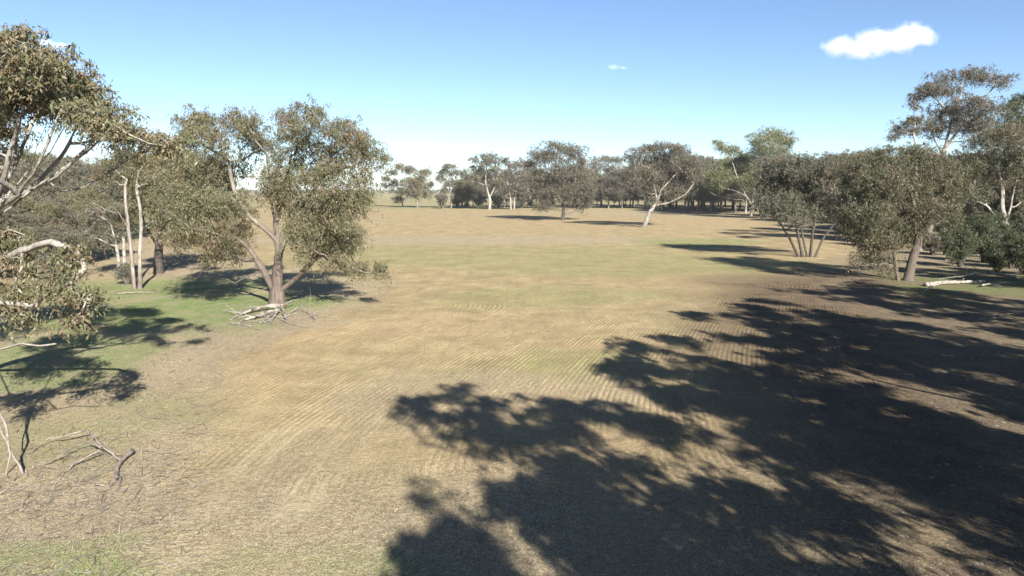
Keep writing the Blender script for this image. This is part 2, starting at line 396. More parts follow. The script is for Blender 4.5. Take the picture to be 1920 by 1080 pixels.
TRI = [0]; LS = 0.70; FOL = 1.5; GROW = 1.14
def build_tree(name, label, cat, base, stems, clumps, bark='pale', pal='olive', L=0.25, layers=2.2, trunk_r=None, seed=1,
               limbs=True, group=None, smooth_h=3.0, per_tuft=40, spread=0.42, dead=(), drop=0.75, world=False, depth=None, fluff=1.0, cname='crown'):
    """stems: list of (pts, radius, attach) with pts in picture pixels (unprojected on the tree's own depth) or metres when world=True;
    clumps: (px,py,rx,ry[,dd]) foliage masses"""
    r = np.random.default_rng(seed*977+5)
    if world: b0 = np.array([base[0], base[1], 0.0])
    else: b0 = ground_at(*base)
    D = b0[1]; b0[2] = float(ground_z(b0[0], b0[1])[0])-0.03
    def pt(q, dd=0.0):
        if world: return np.array([q[0], q[1], q[2]], float)
        return plane_at(q[0], q[1], D+dd)-b0
    sc = D/FPX
    sk = Skel(); roots = []; stem_nodes = []
    for si, (pts, rad, attach) in enumerate(stems):
        dds = [q[3-1] if len(q) > 2 and not world else 0 for q in pts]
        W = [pt(q, dd) for q, dd in zip(pts, dds)]
        if not attach: W[0][2] = min(W[0][2], 0.0)-0.1
        else:
            A = np.array([sk.p[i] for i in stem_nodes]); j = stem_nodes[int(np.argmin(np.linalg.norm(A-W[0], axis=1)))]
        W = np.array(W); seg = np.linalg.norm(np.diff(W, axis=0), axis=1); cum = np.concatenate([[0], np.cumsum(seg)])
        step = max(0.35, cum[-1]/28); m = max(4, int(cum[-1]/step)); tt = np.linspace(0, cum[-1], m)
        # smooth interpolation
        Q = np.stack([np.interp(tt, cum, W[:, k]) for k in range(3)], 1)
        for _ in range(2): Q[1:-1] = 0.25*Q[:-2]+0.5*Q[1:-1]+0.25*Q[2:]
        Q[1:] += r.normal(size=(m-1, 3))*0.05*np.linspace(0.4, 1.2, m-1)[:, None]*min(1.5, step)
        prev = -1 if not attach else j; st = 0 if not attach else 1
        for k in range(st, m):
            prev = sk.add(Q[k], prev, 0, ('s', si)); stem_nodes.append(prev)
            if k == 0 and not attach: roots.append((prev, rad))
    nstem = len(sk.p)
    # foliage masses
    cl = []
    if clumps:
        arr = []
        for c in clumps:
            if world: ctr = np.array(c[:3], float); R3 = np.array(c[3:6], float)
            else:
                rx, ry = c[2]*sc*GROW, c[3]*sc*GROW*1.08
                arr.append((c[0], c[1], rx, ry, c[4] if len(c) > 4 else None))
        if not world:
            xs_ = np.array([a[0] for a in arr]); cx = xs_.mean(); half = max(xs_.max()-cx, cx-xs_.min(), 1)*sc
            dep = depth if depth is not None else half*0.75
            for a in arr:
                if a[4] is None:
                    u = (a[0]-cx)*sc/(half+1e-6); lim = math.sqrt(max(0.15, 1-u*u*0.8)); dd = r.uniform(-1, 1)*lim*dep*0.8
                else: dd = a[4]
                ctr = plane_at(a[0], a[1], D+dd)-b0
                cl.append((ctr, np.array([a[2], max(a[2], a[3])*0.95, a[3]])*(1+dd/D)))
        else:
            cl = [(np.array(c[:3], float), np.array(c[3:6], float)) for c in clumps]
    S0 = np.array([sk.p[i] for i in stem_nodes])
    order = sorted(range(len(cl)), key=lambda i: np.min(np.linalg.norm(S0-cl[i][0], axis=1)))
    tp = []; tn = []; tints = []
    quad = (not world) and D < 40; L = L*(0.88 if quad else LS); leaf_area = L*L*0.165*0.9; layers = layers*FOL
    npal = len(PAL[pal])
    zmax = max([c[0][2]+c[1][2] for c in cl] or [1])
    for li, ci in enumerate(order):
        ctr, R3 = cl[ci]
        A = np.array(sk.p); rk = np.array(sk.rank)
        dv = ctr-A; hd = np.hypot(dv[:, 0], dv[:, 1]); dist = np.linalg.norm(dv, axis=1)
        cost = dist+1.6*np.maximum(0, A[:, 2]-(ctr[2]-0.45*hd))+np.where(rk > 1, 1e6, 0)+np.where(A[:, 2] < 0.12*zmax, 3, 0)
        j = int(np.argmin(cost)); a = sk.p[j]
        limb = sk.limb[j] if sk.limb[j][0] == 'l' else ('l', ci)
        ln = np.linalg.norm(ctr-a); m = max(3, int(ln/0.55)); m = min(m, 14)
        up = a+(ctr-a)*0.45+np.array([0, 0, -0.10*ln])+r.normal(size=3)*0.07*ln
        prev = j; path = [j]
        end = ctr-np.array([0, 0, 0.35*R3[2]])
        for k in range(1, m+1):
            t = k/m; q = (1-t)**2*a+2*t*(1-t)*up+t*t*end
            if k < m: q = q+r.normal(size=3)*0.035*min(ln, 3)
            prev = sk.add(q, prev, 1, limb); path.append(prev)
        # tufts in the mass, more on the outside and the top
        area = pi*R3[0]*R3[2]
        nleaf = area*layers*fluff/leaf_area
        nt_ = max(4, int(nleaf/per_tuft))
        nb = int(np.clip(nt_/6, 4, 16))
        dirs = r.normal(size=(nb, 3)); dirs /= np.linalg.norm(dirs, axis=1)[:, None]
        dirs[:, 2] = np.where((dirs[:, 2] < -0.2) & (r.random(nb) < 0.55), -dirs[:, 2], dirs[:, 2])
        rad = r.random(nb)**0.38*(0.78+0.4*r.random(nb)); B = ctr+dirs*rad[:, None]*R3
        bi = r.integers(0, nb, nt_); bsz = 0.17+0.16*r.random(nb)
        T = B[bi]+r.normal(size=(nt_, 3))*bsz[bi][:, None]*R3*np.array([1.15, 1.15, 0.85])
        T[:, 2] = np.maximum(T[:, 2], 0.35)
        tp.append(T); tn.append(np.maximum(3, (per_tuft*(0.5+r.random(nt_))).astype(int)))
        tints.append(((r.random()*npal+r.normal(size=nb)*0.8)[bi]+r.normal(size=nt_)*0.3) % npal)
        # twigs
        nodes = list(path[-max(2, m//2):]); NP = [sk.p[i] for i in nodes]
        for q in T[: min(nt_, 46)]:
            NPa = np.array(NP); dd_ = np.linalg.norm(NPa-q, axis=1)+0.6*np.maximum(0, NPa[:, 2]-q[2]); k = int(np.argmin(dd_))
            s0 = NP[k]; mid_ = s0*0.5+q*0.5+r.normal(size=3)*0.08*dd_[k]
            i1 = sk.add(mid_, nodes[k], 2, limb); i2 = sk.add(q, i1, 2, limb)
            nodes += [i1, i2]; NP += [mid_, q]
    for di, (pts, r0) in enumerate(dead):         # bare dead limbs
        W = np.array([pt(q, q[2] if len(q) > 2 and not world else 0) for q in pts])
        A = np.array(sk.p[:nstem]); j = int(np.argmin(np.linalg.norm(A-W[0], axis=1))); prev = j
        for k in range(1, len(W)):
            for u in (0.33, 0.66, 1.0):
                q = W[k-1]*(1-u)+W[k]*u+r.normal(size=3)*0.03*np.linalg.norm(W[k]-W[k-1])
                prev = sk.add(q, prev, 1, ('l', 1000+di))
    # radii: pipe model
    n = len(sk.p); P = np.array(sk.p); par = np.array(sk.par); tip = 0.0095*max(1, D/60)*(L/0.25)**0.3
    acc = np.zeros(n); p_ = 2.25
    for i in range(n-1, -1, -1):
        if acc[i] == 0: acc[i] = tip**p_
        if par[i] >= 0: acc[par[i]] += acc[i]
    R = acc**(1/p_)
    rootof = np.arange(n)
    for i in range(n):
        if par[i] >= 0: rootof[i] = rootof[par[i]]
    for root, rad in roots:
        rad = rad*(1.0 if D < 130 or world else 0.68)
        k = rootof == root; Rr = R[root]; x = (R[k]-tip)/(Rr-tip+1e-9); R[k] = tip+(rad-tip)*np.clip(x, 0, 1)**(1.2 if D < 130 and not world else 1.45)*(1-0.45*np.clip(P[k, 2]/zmax, 0, 1))
        hb = P[:, 2]-P[root, 2]; fl = k & (np.array(sk.rank) == 0)
        R[fl] *= 1+0.35*np.exp(-np.maximum(hb[fl], 0)/0.6)
    for i in range(nstem, n):                       # dead limbs keep a stick's thickness
        lb = sk.limb[i]
        if lb[1] >= 1000: R[i] = max(R[i], dead[lb[1]-1000][1]*0.5)
    # colours
    lo, hi = [np.array(c) for c in BARKS[bark]]
    f = np.clip((P[:, 2]-smooth_h+r.normal(size=n)*0.4)/2.5, 0, 1); f = np.where(R < 0.10*max(1, D/90), np.maximum(f, 0.75), f)
    col = lo*(1-f[:, None])+hi*f[:, None]; col *= (0.85+0.3*r.random(n))[:, None]
    col = np.concatenate([col, np.ones((n, 1))], 1)
    # chains
    kids = [[] for _ in range(n)]
    for i in range(n):
        if par[i] >= 0: kids[par[i]].append(i)
    groups = {}
    starts = [(root, -1) for root, _ in roots]; done = set()
    stack = list(starts)
    while stack:
        s, pr = stack.pop(); ch = ([pr] if pr >= 0 else [])+[s]; cur = s
        lb0 = sk.limb[s]
        while kids[cur]:
            ks = kids[cur]
            same = [k for k in ks if sk.limb[k] == lb0]
            nxt = max(same, key=lambda k: (-(sk.rank[k]), R[k])) if same else None
            for k in ks:
                if k != nxt: stack.append((k, cur))
            if nxt is None: break
            ch.append(nxt); cur = nxt
        groups.setdefault(lb0 if limbs else ('s', 0), []).append(ch)
    root = thing(name, label, cat, b0, group)
    for lb, chs in groups.items():
        res = tube_mesh(chs, P, R, col)
        if res is None: continue
        V, F, C = res; TRI[0] += 2*len(F)
        mesh_from('trunk' if lb[0] == 's' and not (stems[lb[1]][2]) else 'limb', V, F, BARK, root, dict(tint=C), smooth=True)
    if tp:
        T = np.concatenate(tp); tnn = np.concatenate(tn)
        V, F, C = leaves_mesh(T, tnn, L, PAL[pal], r, drop, spread, np.concatenate(tints), quad); TRI[0] += 2*len(F)
        mesh_from(cname, V, F, LEAF, root, dict(tint=C))
    return root

# --- left foreground: spreading gum whose trunk stands outside the view
nearA = build_tree('gum_tree', 'near gum at left edge with domed crown over fans of bare pale limbs', 'tree', (-240, 800),
    [([(-240, 800), (-225, 660), (-170, 540), (-80, 430), (0, 388), (45, 335), (80, 265), (100, 190)], 0.42, False),
     ([(-80, 430), (10, 398, -1), (70, 348, -1), (130, 310, -1), (190, 262, -1), (225, 232, -1)], 0.2, True),
     ([(-100, 450), (20, 410, 1), (100, 362, 1), (180, 322, 1), (235, 290, 1)], 0.2, True),
     ([(0, 388), (20, 330, .6), (32, 270, .8), (28, 200, 1)], 0.1, True),
     ([(45, 335), (85, 300, -.5), (120, 240, -.8), (150, 195, -1)], 0.1, True),
     ([(-30, 402), (30, 370, -1.5), (75, 300, -2), (112, 232, -2)], 0.1, True), ([(-10, 392), (60, 352, 1.5), (120, 290, 2), (150, 225, 2)], 0.1, True),
     ([(20, 372), (60, 330, -2), (95, 260, -2.5), (118, 200, -2.5)], 0.09, True), ([(40, 366), (110, 330, -1.5), (165, 275, -2), (195, 232, -2)], 0.09, True),
     ([(70, 348), (140, 318, .5), (190, 288, .8), (232, 262, 1)], 0.08, True), ([(100, 362), (160, 352, 1.6), (215, 318, 2), (252, 290, 2), (310, 275, 2)], 0.08, True),
     ([(-60, 440), (40, 438, 2), (120, 408, 2.5), (190, 372, 3), (240, 330, 3)], 0.1, True), ([(60, 430), (110, 436, 2.5), (130, 405, 2.5), (175, 378, 3), (230, 350, 3)], 0.08, True),
     ([(0, 388), (8, 340, 1), (35, 300, 1.5), (62, 225, 2)], 0.08, True), ([(80, 265), (100, 225, .5), (132, 178, .8)], 0.06, True), ([(-20, 395), (5, 350, -1.5), (18, 290, -2), (40, 215, -2.4)], 0.08, True),
     ([(-180, 560), (-70, 520, -1.5), (20, 480, -3), (90, 450, -4), (140, 470, -4.5)], 0.2, True)],
    [(10, 105, 58, 42), (60, 130, 48, 36), (-45, 90, 70, 48), (100, 158, 48, 36), (60, 182, 50, 26), (140, 172, 42, 34), (150, 208, 42, 22),
     (190, 205, 40, 32), (222, 235, 32, 26), (198, 238, 30, 14), (246, 258, 24, 15), (275, 262, 30, 15), (312, 266, 30, 16), (340, 270, 18, 14), (262, 248, 24, 12), (15, 175, 40, 28), (-40, 190, 60, 40), (-10, 245, 34, 22), (-120, 120, 80, 60), (-160, 220, 80, 60), (-100, 300, 60, 40),
     (-240, 150, 90, 80), (-330, 240, 90, 80), (110, 205, 36, 18), (85, 110, 24, 14), (125, 138, 24, 14), (165, 165, 22, 14),
     (120, 462, 38, 15, -4.2), (158, 498, 24, 13, -4.6), (84, 536, 36, 15, -4.5), (160, 560, 28, 17, -4.8), (128, 606, 30, 11, -4.8), (62, 588, 26, 11, -4.2), (128, 528, 20, 11, -5),
     (-130, 600, 44, 26, -8), (-200, 560, 60, 30, -7), (-120, 520, 40, 24, -7), (-190, 300, 60, 34, -6.2), (-140, 275, 44, 26, -5), (-250, 330, 60, 40, -6), (-120, 330, 44, 24, -5), (-80, 250, 40, 26, -3), (-210, 250, 60, 36, -4), (20, 548, 36, 20, -3.5), (20, 455, 44, 30, -2.5), (40, 495, 30, 18, -3.5), (-60, 500, 60, 40, -2)],
    bark='pale', pal='olive', L=0.19, layers=2.7, seed=3, spread=0.30, per_tuft=36, smooth_h=2.5,
    dead=[([(-225, 660), (-120, 640), (-20, 700, -3), (10, 800, -4.5), (25, 860, -5), (60, 912, -5.2)], 0.09),
          ([(-20, 700, -3), (-5, 790, -4.5), (18, 850, -5), (0, 930, -5.5)], 0.06),
          ([(-100, 640), (20, 640, -5), (70, 650, -5), (105, 645, -5)], 0.07)])

# --- the big gum left of the middle
big = build_tree('gum_tree', 'big broad gum with brush pile at its foot, standing left of the open paddock', 'tree', (521, 574),
    [([(521, 574), (520, 535), (523, 480), (518, 425), (510, 385), (505, 335), (500, 290)], 0.64, False),
     ([(516, 550), (492, 505), (465, 462), (440, 445), (415, 440)], 0.3, True),
     ([(521, 500), (520, 450), (492, 425), (465, 405), (440, 360), (425, 300)], 0.3, True),
     ([(526, 545), (560, 518), (585, 490), (610, 470)], 0.24, True),
     ([(523, 480), (540, 430), (570, 380), (600, 340), (625, 290)], 0.25, True),
     ([(518, 425), (530, 360), (545, 300), (552, 250)], 0.22, True)],
    [(375, 228, 32, 22), (430, 226, 28, 22), (395, 268, 42, 28), (470, 238, 24, 22), (540, 226, 24, 26), (585, 226, 24, 24), (640, 250, 38, 26), (690, 285, 30, 26), (560, 265, 34, 26), (620, 290, 34, 20), (490, 270, 30, 24),
     (715, 295, 12, 12), (335, 260, 14, 14), (355, 250, 20, 18), (665, 265, 24, 16),
     (362, 335, 46, 32), (400, 388, 54, 36), (350, 408, 40, 42), (440, 330, 40, 32), (540, 318, 44, 32), (610, 345, 50, 32), (660, 340, 36, 34), (520, 365, 36, 28),
     (380, 445, 46, 32), (430, 455, 36, 28), (590, 408, 46, 34), (640, 408, 42, 38), (560, 440, 30, 28), (610, 462, 46, 30), (650, 458, 38, 28), (680, 505, 24, 13), (715, 508, 16, 16), (640, 490, 28, 14), (400, 486, 24, 10), (335, 445, 24, 20), (345, 365, 30, 26), (455, 400, 22, 22)],
    bark='rough', pal='olive', L=0.27, layers=2.0, seed=4, spread=0.40, per_tuft=34, smooth_h=5.0,
    dead=[([(500, 520), (470, 515), (440, 530), (418, 522)], 0.06), ([(505, 540), (470, 548), (450, 560)], 0.05), ([(610, 470), (680, 480), (720, 485)], 0.06)])

# --- left middle distance
build_tree('gum_tree', 'slender gum with two white stems rising from one foot left of the big gum', 'tree', (257, 541),
    [([(252, 541), (247, 480), (240, 420), (235, 370), (233, 335)], 0.19, False), ([(262, 541), (262, 480), (265, 420), (262, 385), (254, 345), (260, 322)], 0.19, False)],
    [(238, 292, 26, 14), (275, 296, 28, 14), (312, 300, 26, 14), (215, 310, 22, 12), (290, 322, 22, 10), (240, 330, 18, 9), (200, 330, 18, 10)],
    bark='pale', pal='olive', L=0.27, layers=2.0, seed=5, smooth_h=0.5, dead=[([(265, 430), (285, 415), (300, 412)], 0.05), ([(240, 425), (222, 400), (200, 395), (175, 380)], 0.06), ([(262, 450), (290, 440), (310, 430)], 0.05)])
build_tree('gum_tree', 'broken pair of pale stems with little foliage behind the white twin-stemmed gum', 'tree', (230, 520),
    [([(225, 521), (222, 480), (214, 440), (203, 408), (180, 388), (165, 380)], 0.2, False), ([(235, 521), (233, 480), (231, 445), (231, 415)], 0.22, False)],
    [(198, 446, 26, 20), (165, 425, 24, 18), (185, 400, 22, 12), (228, 440, 14, 10)], bark='white', pal='grey', L=0.28, layers=1.7, seed=6, smooth_h=0.5)
build_tree('gum_tree', 'dark rough-barked gum standing between the white stems and the big gum', 'tree', (298, 513),
    [([(298, 513), (298, 470), (301, 440), (316, 420), (342, 400), (355, 360)], 0.5, False), ([(298, 465), (277, 432), (266, 410), (272, 370)], 0.25, True), ([(301, 440), (310, 390), (315, 340)], 0.25, True)],
    [(300, 330, 34, 30), (340, 330, 38, 30), (370, 300, 32, 20), (270, 378, 28, 26), (320, 385, 34, 30), (290, 300, 28, 16), (350, 380, 28, 30), (310, 420, 18, 12), (380, 350, 30, 26), (260, 340, 26, 22), (330, 290, 26, 14)],
    bark='dark', pal='olive', L=0.30, layers=2.0, seed=7, smooth_h=6, dead=[([(300, 450), (330, 440), (345, 437)], 0.08), ([(342, 400), (365, 430)], 0.05)])

# --- right side
build_tree('gum_tree', 'leaning two-stemmed gum with ragged low crown at the right paddock edge', 'tree', (1696, 526),
    [([(1702, 528), (1709, 490), (1720, 460), (1724, 435), (1716, 395), (1705, 345), (1700, 310)], 0.48, False), ([(1684, 524), (1678, 490), (1673, 460), (1667, 430), (1650, 390)], 0.2, False), ([(1722, 450), (1740, 410), (1760, 360), (1765, 320)], 0.2, True), ([(1716, 395), (1680, 370), (1640, 340), (1620, 320)], 0.2, True)],
    [(1610, 312, 36, 24), (1660, 300, 38, 20), (1705, 290, 38, 16), (1750, 300, 34, 20), (1608, 355, 36, 32), (1660, 350, 42, 32), (1710, 345, 42, 28), (1768, 345, 32, 30), (1598, 400, 28, 26), (1640, 410, 38, 30), (1690, 398, 40, 32), (1740, 398, 32, 30), (1782, 398, 22, 24), (1622, 450, 28, 28), (1660, 458, 30, 24), (1700, 428, 28, 20), (1635, 488, 20, 8), (1605, 430, 20, 16), (1668, 504, 14, 6), (1610, 488, 12, 6)],
    bark='rough', pal='deep', L=0.27, layers=2.2, seed=8, smooth_h=5, dead=[([(1680, 370), (1660, 350), (1640, 325)], 0.08), ([(1673, 470), (1700, 480)], 0.05)])
build_tree('gum_tree', 'many-stemmed mallee-like gum fanning from one foot, left of the leaning gum', 'tree', (1510, 482),
    [([(1498, 480), (1480, 445), (1452, 402), (1436, 386), (1425, 372)], 0.2, False), ([(1505, 481), (1496, 440), (1490, 400), (1478, 360)], 0.2, False), ([(1511, 483), (1509, 440), (1502, 390), (1508, 340)], 0.2, False), ([(1519, 483), (1523, 440), (1530, 400), (1538, 355)], 0.2, False), ([(1527, 483), (1541, 450), (1560, 425), (1572, 412)], 0.15, False), ([(1514, 482), (1506, 450), (1500, 420), (1470, 380)], 0.15, False)],
    [(1450, 340, 34, 24), (1432, 374, 28, 20), (1480, 320, 34, 20), (1520, 308, 38, 16), (1560, 320, 28, 24), (1500, 350, 42, 28), (1550, 360, 36, 32), (1470, 375, 32, 24), (1520, 390, 36, 20), (1572, 380, 18, 20), (1482, 403, 22, 12), (1452, 310, 22, 12), (1460, 396, 22, 10), (1540, 404, 24, 8), (1500, 412, 22, 7), (1575, 400, 16, 10), (1540, 335, 30, 24), (1490, 300, 22, 10)],
    bark='dark', pal='grey', L=0.30, layers=2.2, seed=9, smooth_h=7, spread=0.38)
build_tree('gum_tree', 'tallest gum at right with umbrella top high above the others', 'tree', (1737, 466),
    [([(1737, 466), (1748, 400), (1760, 328), (1768, 290), (1776, 258), (1786, 220), (1802, 178), (1806, 150)], 0.5, False), ([(1770, 282), (1800, 240), (1838, 195), (1862, 165)], 0.2, True), ([(1768, 290), (1752, 262), (1745, 245)], 0.15, True), ([(1786, 220), (1765, 195), (1745, 175)], 0.15, True)],
    [(1790, 142, 42, 11), (1828, 140, 24, 9), (1752, 164, 24, 10), (1726, 178, 18, 9), (1860, 150, 32, 9), (1884, 156, 11, 8), (1782, 172, 30, 9), (1715, 195, 10, 8), (1730, 168, 12, 8),
     (1790, 212, 38, 20), (1830, 212, 32, 20), (1762, 234, 28, 16), (1842, 238, 24, 20), (1747, 246, 18, 14), (1812, 238, 26, 14), (1820, 190, 24, 10)],
    bark='white', pal='russet', L=0.32, layers=1.7, seed=10, smooth_h=9, spread=0.40, dead=[([(1838, 195), (1850, 180), (1862, 175)], 0.05)])
build_tree('gum_tree', 'slim gum with small tufted head just left of the tallest gum', 'tree', (1726, 470),
    [([(1726, 470), (1720, 380), (1717, 300), (1717, 275), (1712, 245)], 0.22, False)],
    [(1702, 228, 22, 9), (1688, 244, 20, 9), (1716, 224, 16, 8), (1676, 256, 8, 8), (1708, 245, 14, 7)], bark='white', pal='russet', L=0.30, layers=1.6, seed=11, smooth_h=0.5)
build_tree('gum_tree', 'white forked trunk at the right edge rising over dark shrubs', 'tree', (1887, 468),
    [([(1887, 468), (1886, 430), (1885, 414), (1878, 385), (1880, 358), (1874, 325), (1858, 288)], 0.5, False), ([(1886, 416), (1895, 390), (1900, 360), (1912, 318)], 0.3, True), ([(1884, 420), (1866, 405), (1850, 385)], 0.14, True)],
    [(1850, 300, 38, 24), (1900, 290, 38, 28), (1880, 250, 34, 16), (1840, 262, 28, 16), (1918, 330, 28, 28), (1840, 338, 32, 22), (1802, 330, 28, 20), (1815, 360, 24, 16), (1850, 370, 20, 12), (1918, 370, 20, 16), (1800, 300, 22, 14)],
    bark='white', pal='deep', L=0.31, layers=2.0, seed=12, smooth_h=0.3)
build_tree('gum_tree', 'grey trunk leaning left at the very right edge behind the white forked trunk', 'tree', (1928, 458),
    [([(1926, 458), (1912, 415), (1902, 375), (1890, 330), (1885, 280)], 0.4, False), ([(1905, 385), (1930, 340), (1945, 290)], 0.25, True)],
    [(1898, 205, 28, 14), (1920, 188, 24, 16), (1912, 232, 30, 18), (1935, 250, 38, 34), (1895, 268, 28, 22), (1945, 320, 40, 34), (1905, 310, 26, 18)],
    bark='pale', pal='dark', L=0.33, layers=2.2, seed=13, smooth_h=1)

# --- middle distance, across the paddock
build_tree('gum_tree', 'dark-trunked gum alone in the far paddock with dome above a skirt of low foliage', 'tree', (1055, 413),
    [([(1055, 414), (1057, 388), (1052, 350), (1046, 305)], 0.85, False), ([(1057, 385), (1030, 355), (1005, 325)], 0.3, True), ([(1056, 380), (1078, 350), (1082, 310)], 0.3, True)],
    [(1045, 276, 36, 9), (1014, 291, 20, 10), (1078, 290, 20, 10), (1042, 300, 30, 13), (1045, 328, 36, 17), (1010, 340, 26, 17), (1080, 335, 26, 18), (1030, 364, 32, 16), (1070, 364, 30, 16), (1028, 386, 20, 10), (1085, 384, 18, 10), (1096, 358, 16, 14), (1000, 308, 10, 8), (1092, 306, 10, 8), (1055, 350, 26, 16)],
    bark='dark', pal='russet', L=0.55, layers=2.0, seed=14, limbs=False, smooth_h=10, spread=0.6, per_tuft=22, dead=[([(1057, 400), (1075, 398), (1098, 378)], 0.22), ([(1057, 404), (1080, 396), (1090, 392)], 0.18)])
build_tree('gum_tree', 'pale leaning trunk tilted right in the far paddock beneath a purple-tinged crown', 'tree', (1206, 426),
    [([(1207, 427), (1216, 402), (1229, 382), (1240, 356), (1252, 325)], 0.85, False), ([(1226, 386), (1255, 380), (1285, 365), (1300, 345)], 0.28, True), ([(1232, 375), (1225, 340), (1215, 305)], 0.3, True), ([(1240, 356), (1268, 325), (1280, 300)], 0.28, True)],
    [(1210, 281, 26, 11), (1240, 275, 26, 9), (1266, 285, 23, 11), (1193, 299, 18, 10), (1230, 300, 26, 13), (1280, 306, 22, 15), (1215, 330, 26, 16), (1250, 328, 30, 17), (1290, 335, 20, 16), (1203, 350, 18, 11), (1240, 358, 24, 11), (1276, 360, 22, 11), (1224, 375, 14, 6), (1300, 315, 14, 12)],
    bark='pale', pal='russet', L=0.48, layers=2.0, seed=15, limbs=False, smooth_h=0.5, spread=0.55, per_tuft=24)
build_tree('gum_tree', 'yellow-green tall gum with low sprawling bone-white limbs right of the leaning gum', 'tree', (1408, 405),
    [([(1408, 406), (1410, 385), (1400, 368), (1378, 357), (1352, 352)], 0.6, False), ([(1407, 403), (1395, 384), (1396, 374), (1375, 374), (1340, 366), (1332, 360)], 0.4, False), ([(1410, 388), (1414, 350), (1426, 305), (1438, 265)], 0.45, True), ([(1400, 370), (1385, 340), (1375, 310), (1365, 285)], 0.35, True)],
    [(1440, 250, 28, 9), (1466, 262, 22, 10), (1420, 264, 22, 10), (1430, 284, 28, 13), (1456, 289, 22, 13), (1360, 274, 18, 7), (1380, 281, 14, 6), (1375, 318, 30, 18), (1345, 330, 20, 14), (1420, 324, 26, 18), (1450, 318, 22, 14), (1400, 340, 26, 12), (1350, 350, 20, 9), (1390, 298, 18, 10), (1482, 268, 8, 8), (1345, 268, 8, 6)],
    bark='white', pal='yellow', L=0.62, layers=2.0, seed=16, limbs=False, smooth_h=0.3, spread=0.75, per_tuft=22)
build_tree('gum_tree', 'pale straight trunk with wide fork between the two far paddock gums', 'tree', (1128, 389),
    [([(1127, 389), (1128, 362), (1121, 335), (1115, 312)], 0.9, False), ([(1128, 364), (1145, 350), (1157, 335), (1160, 315)], 0.4, True)],
    [(1125, 298, 26, 6), (1150, 300, 17, 6), (1120, 316, 24, 10), (1148, 318, 19, 10), (1106, 335, 16, 11), (1138, 338, 20, 9), (1160, 330, 13, 10)],
    bark='white', pal='russet', L=0.7, layers=1.8, seed=17, limbs=False, smooth_h=0.3, spread=0.8, per_tuft=20)
build_tree('gum_tree', 'tall gum with forked creamy trunk in the far row, left of the lone dark-trunked gum', 'tree', (918, 393),
    [([(918, 394), (919, 374), (914, 358), (910, 340), (913, 310)], 0.95, False), ([(919, 368), (926, 355), (932, 340), (936, 320)], 0.5, True)],
    [(915, 293, 14, 6), (890, 298, 9, 4.5), (940, 299, 12, 5), (915, 306, 15, 9), (896, 318, 11, 7), (930, 319, 13, 8), (905, 334, 14, 8), (935, 338, 12, 8), (920, 348, 12, 7), (890, 338, 11, 7)],
    bark='white', pal='deep', L=0.7, layers=2.2, seed=18, limbs=False, smooth_h=0.3, spread=0.7, per_tuft=20)
build_tree('gum_tree', 'first gum of the far row, pale stem under a lopsided airy crown', 'tree', (846, 390),
    [([(846, 391), (847, 370), (842, 345), (838, 320)], 0.5, False)],
    [(842, 312, 12, 5), (829, 322, 11, 6), (851, 324, 9, 6), (828, 335, 9, 6), (842, 343, 11, 7), (850, 354, 10, 6), (836, 355, 8, 5)],
    bark='white', pal='deep', L=0.75, layers=2.3, seed=19, limbs=False, smooth_h=0.3, spread=0.75, per_tuft=18)
build_tree('gum_tree', 'brownish gum on dark stems, second in the far row', 'tree', (860, 388),
    [([(858, 388), (857, 370), (862, 345), (868, 325)], 0.5, False), ([(866, 388), (866, 368), (872, 345), (884, 330)], 0.5, False)],
    [(870, 325, 12, 6), (884, 334, 13, 7), (874, 344, 13, 8), (864, 358, 12, 7), (888, 350, 12, 7), (860, 368, 10, 5)],
    bark='dark', pal='deep', L=0.75, layers=2.4, seed=20, limbs=False, smooth_h=20, spread=0.75, per_tuft=18)
build_tree('gum_tree', 'twin white trunks close together in the far row under a brown-tinted crown', 'tree', (961, 393),
    [([(958, 393), (957, 370), (952, 345), (950, 325)], 0.55, False), ([(964, 393), (965, 370), (972, 340), (980, 310)], 0.55, False)],
    [(966, 310, 16, 9), (985, 306, 14, 9), (952, 330, 14, 9), (974, 330, 17, 10), (960, 354, 16, 10), (940, 364, 12, 7), (984, 354, 14, 10), (972, 373, 11, 6)],
    bark='white', pal='russet', L=0.7, layers=2.0, seed=21, limbs=False, smooth_h=0.3, spread=0.75, per_tuft=20)
build_tree('gum_tree', 'olive gum with arched crown standing apart at the left end of the far fields', 'tree', (783, 389),
    [([(783, 390), (781, 375), (776, 350), (768, 328)], 0.8, False), ([(781, 376), (792, 355), (796, 335)], 0.4, True)],
    [(752, 314, 15, 6), (766, 319, 12, 6), (795, 324, 13, 7), (780, 339, 18, 10), (762, 345, 16, 9), (790, 354, 15, 9), (770, 364, 16, 8), (800, 364, 9, 7), (808, 345, 6, 6)],
    bark='pale', pal='olive', L=0.75, layers=2.4, seed=22, limbs=False, smooth_h=0.3, spread=0.75, per_tuft=20)
build_tree('gum_tree', 'thinner gum overlapping the left side of the arched-crown gum', 'tree', (756, 388),
    [([(756, 388), (752, 370), (742, 345), (738, 328)], 0.5, False)],
    [(736, 324, 9, 6), (725, 335, 8, 6), (736, 345, 9, 7), (746, 373, 10, 5), (750, 356, 9, 6), (722, 348, 6, 5)],
    bark='pale', pal='deep', L=0.75, layers=2.3, seed=23, limbs=False, smooth_h=0.3, spread=0.75, per_tuft=18)

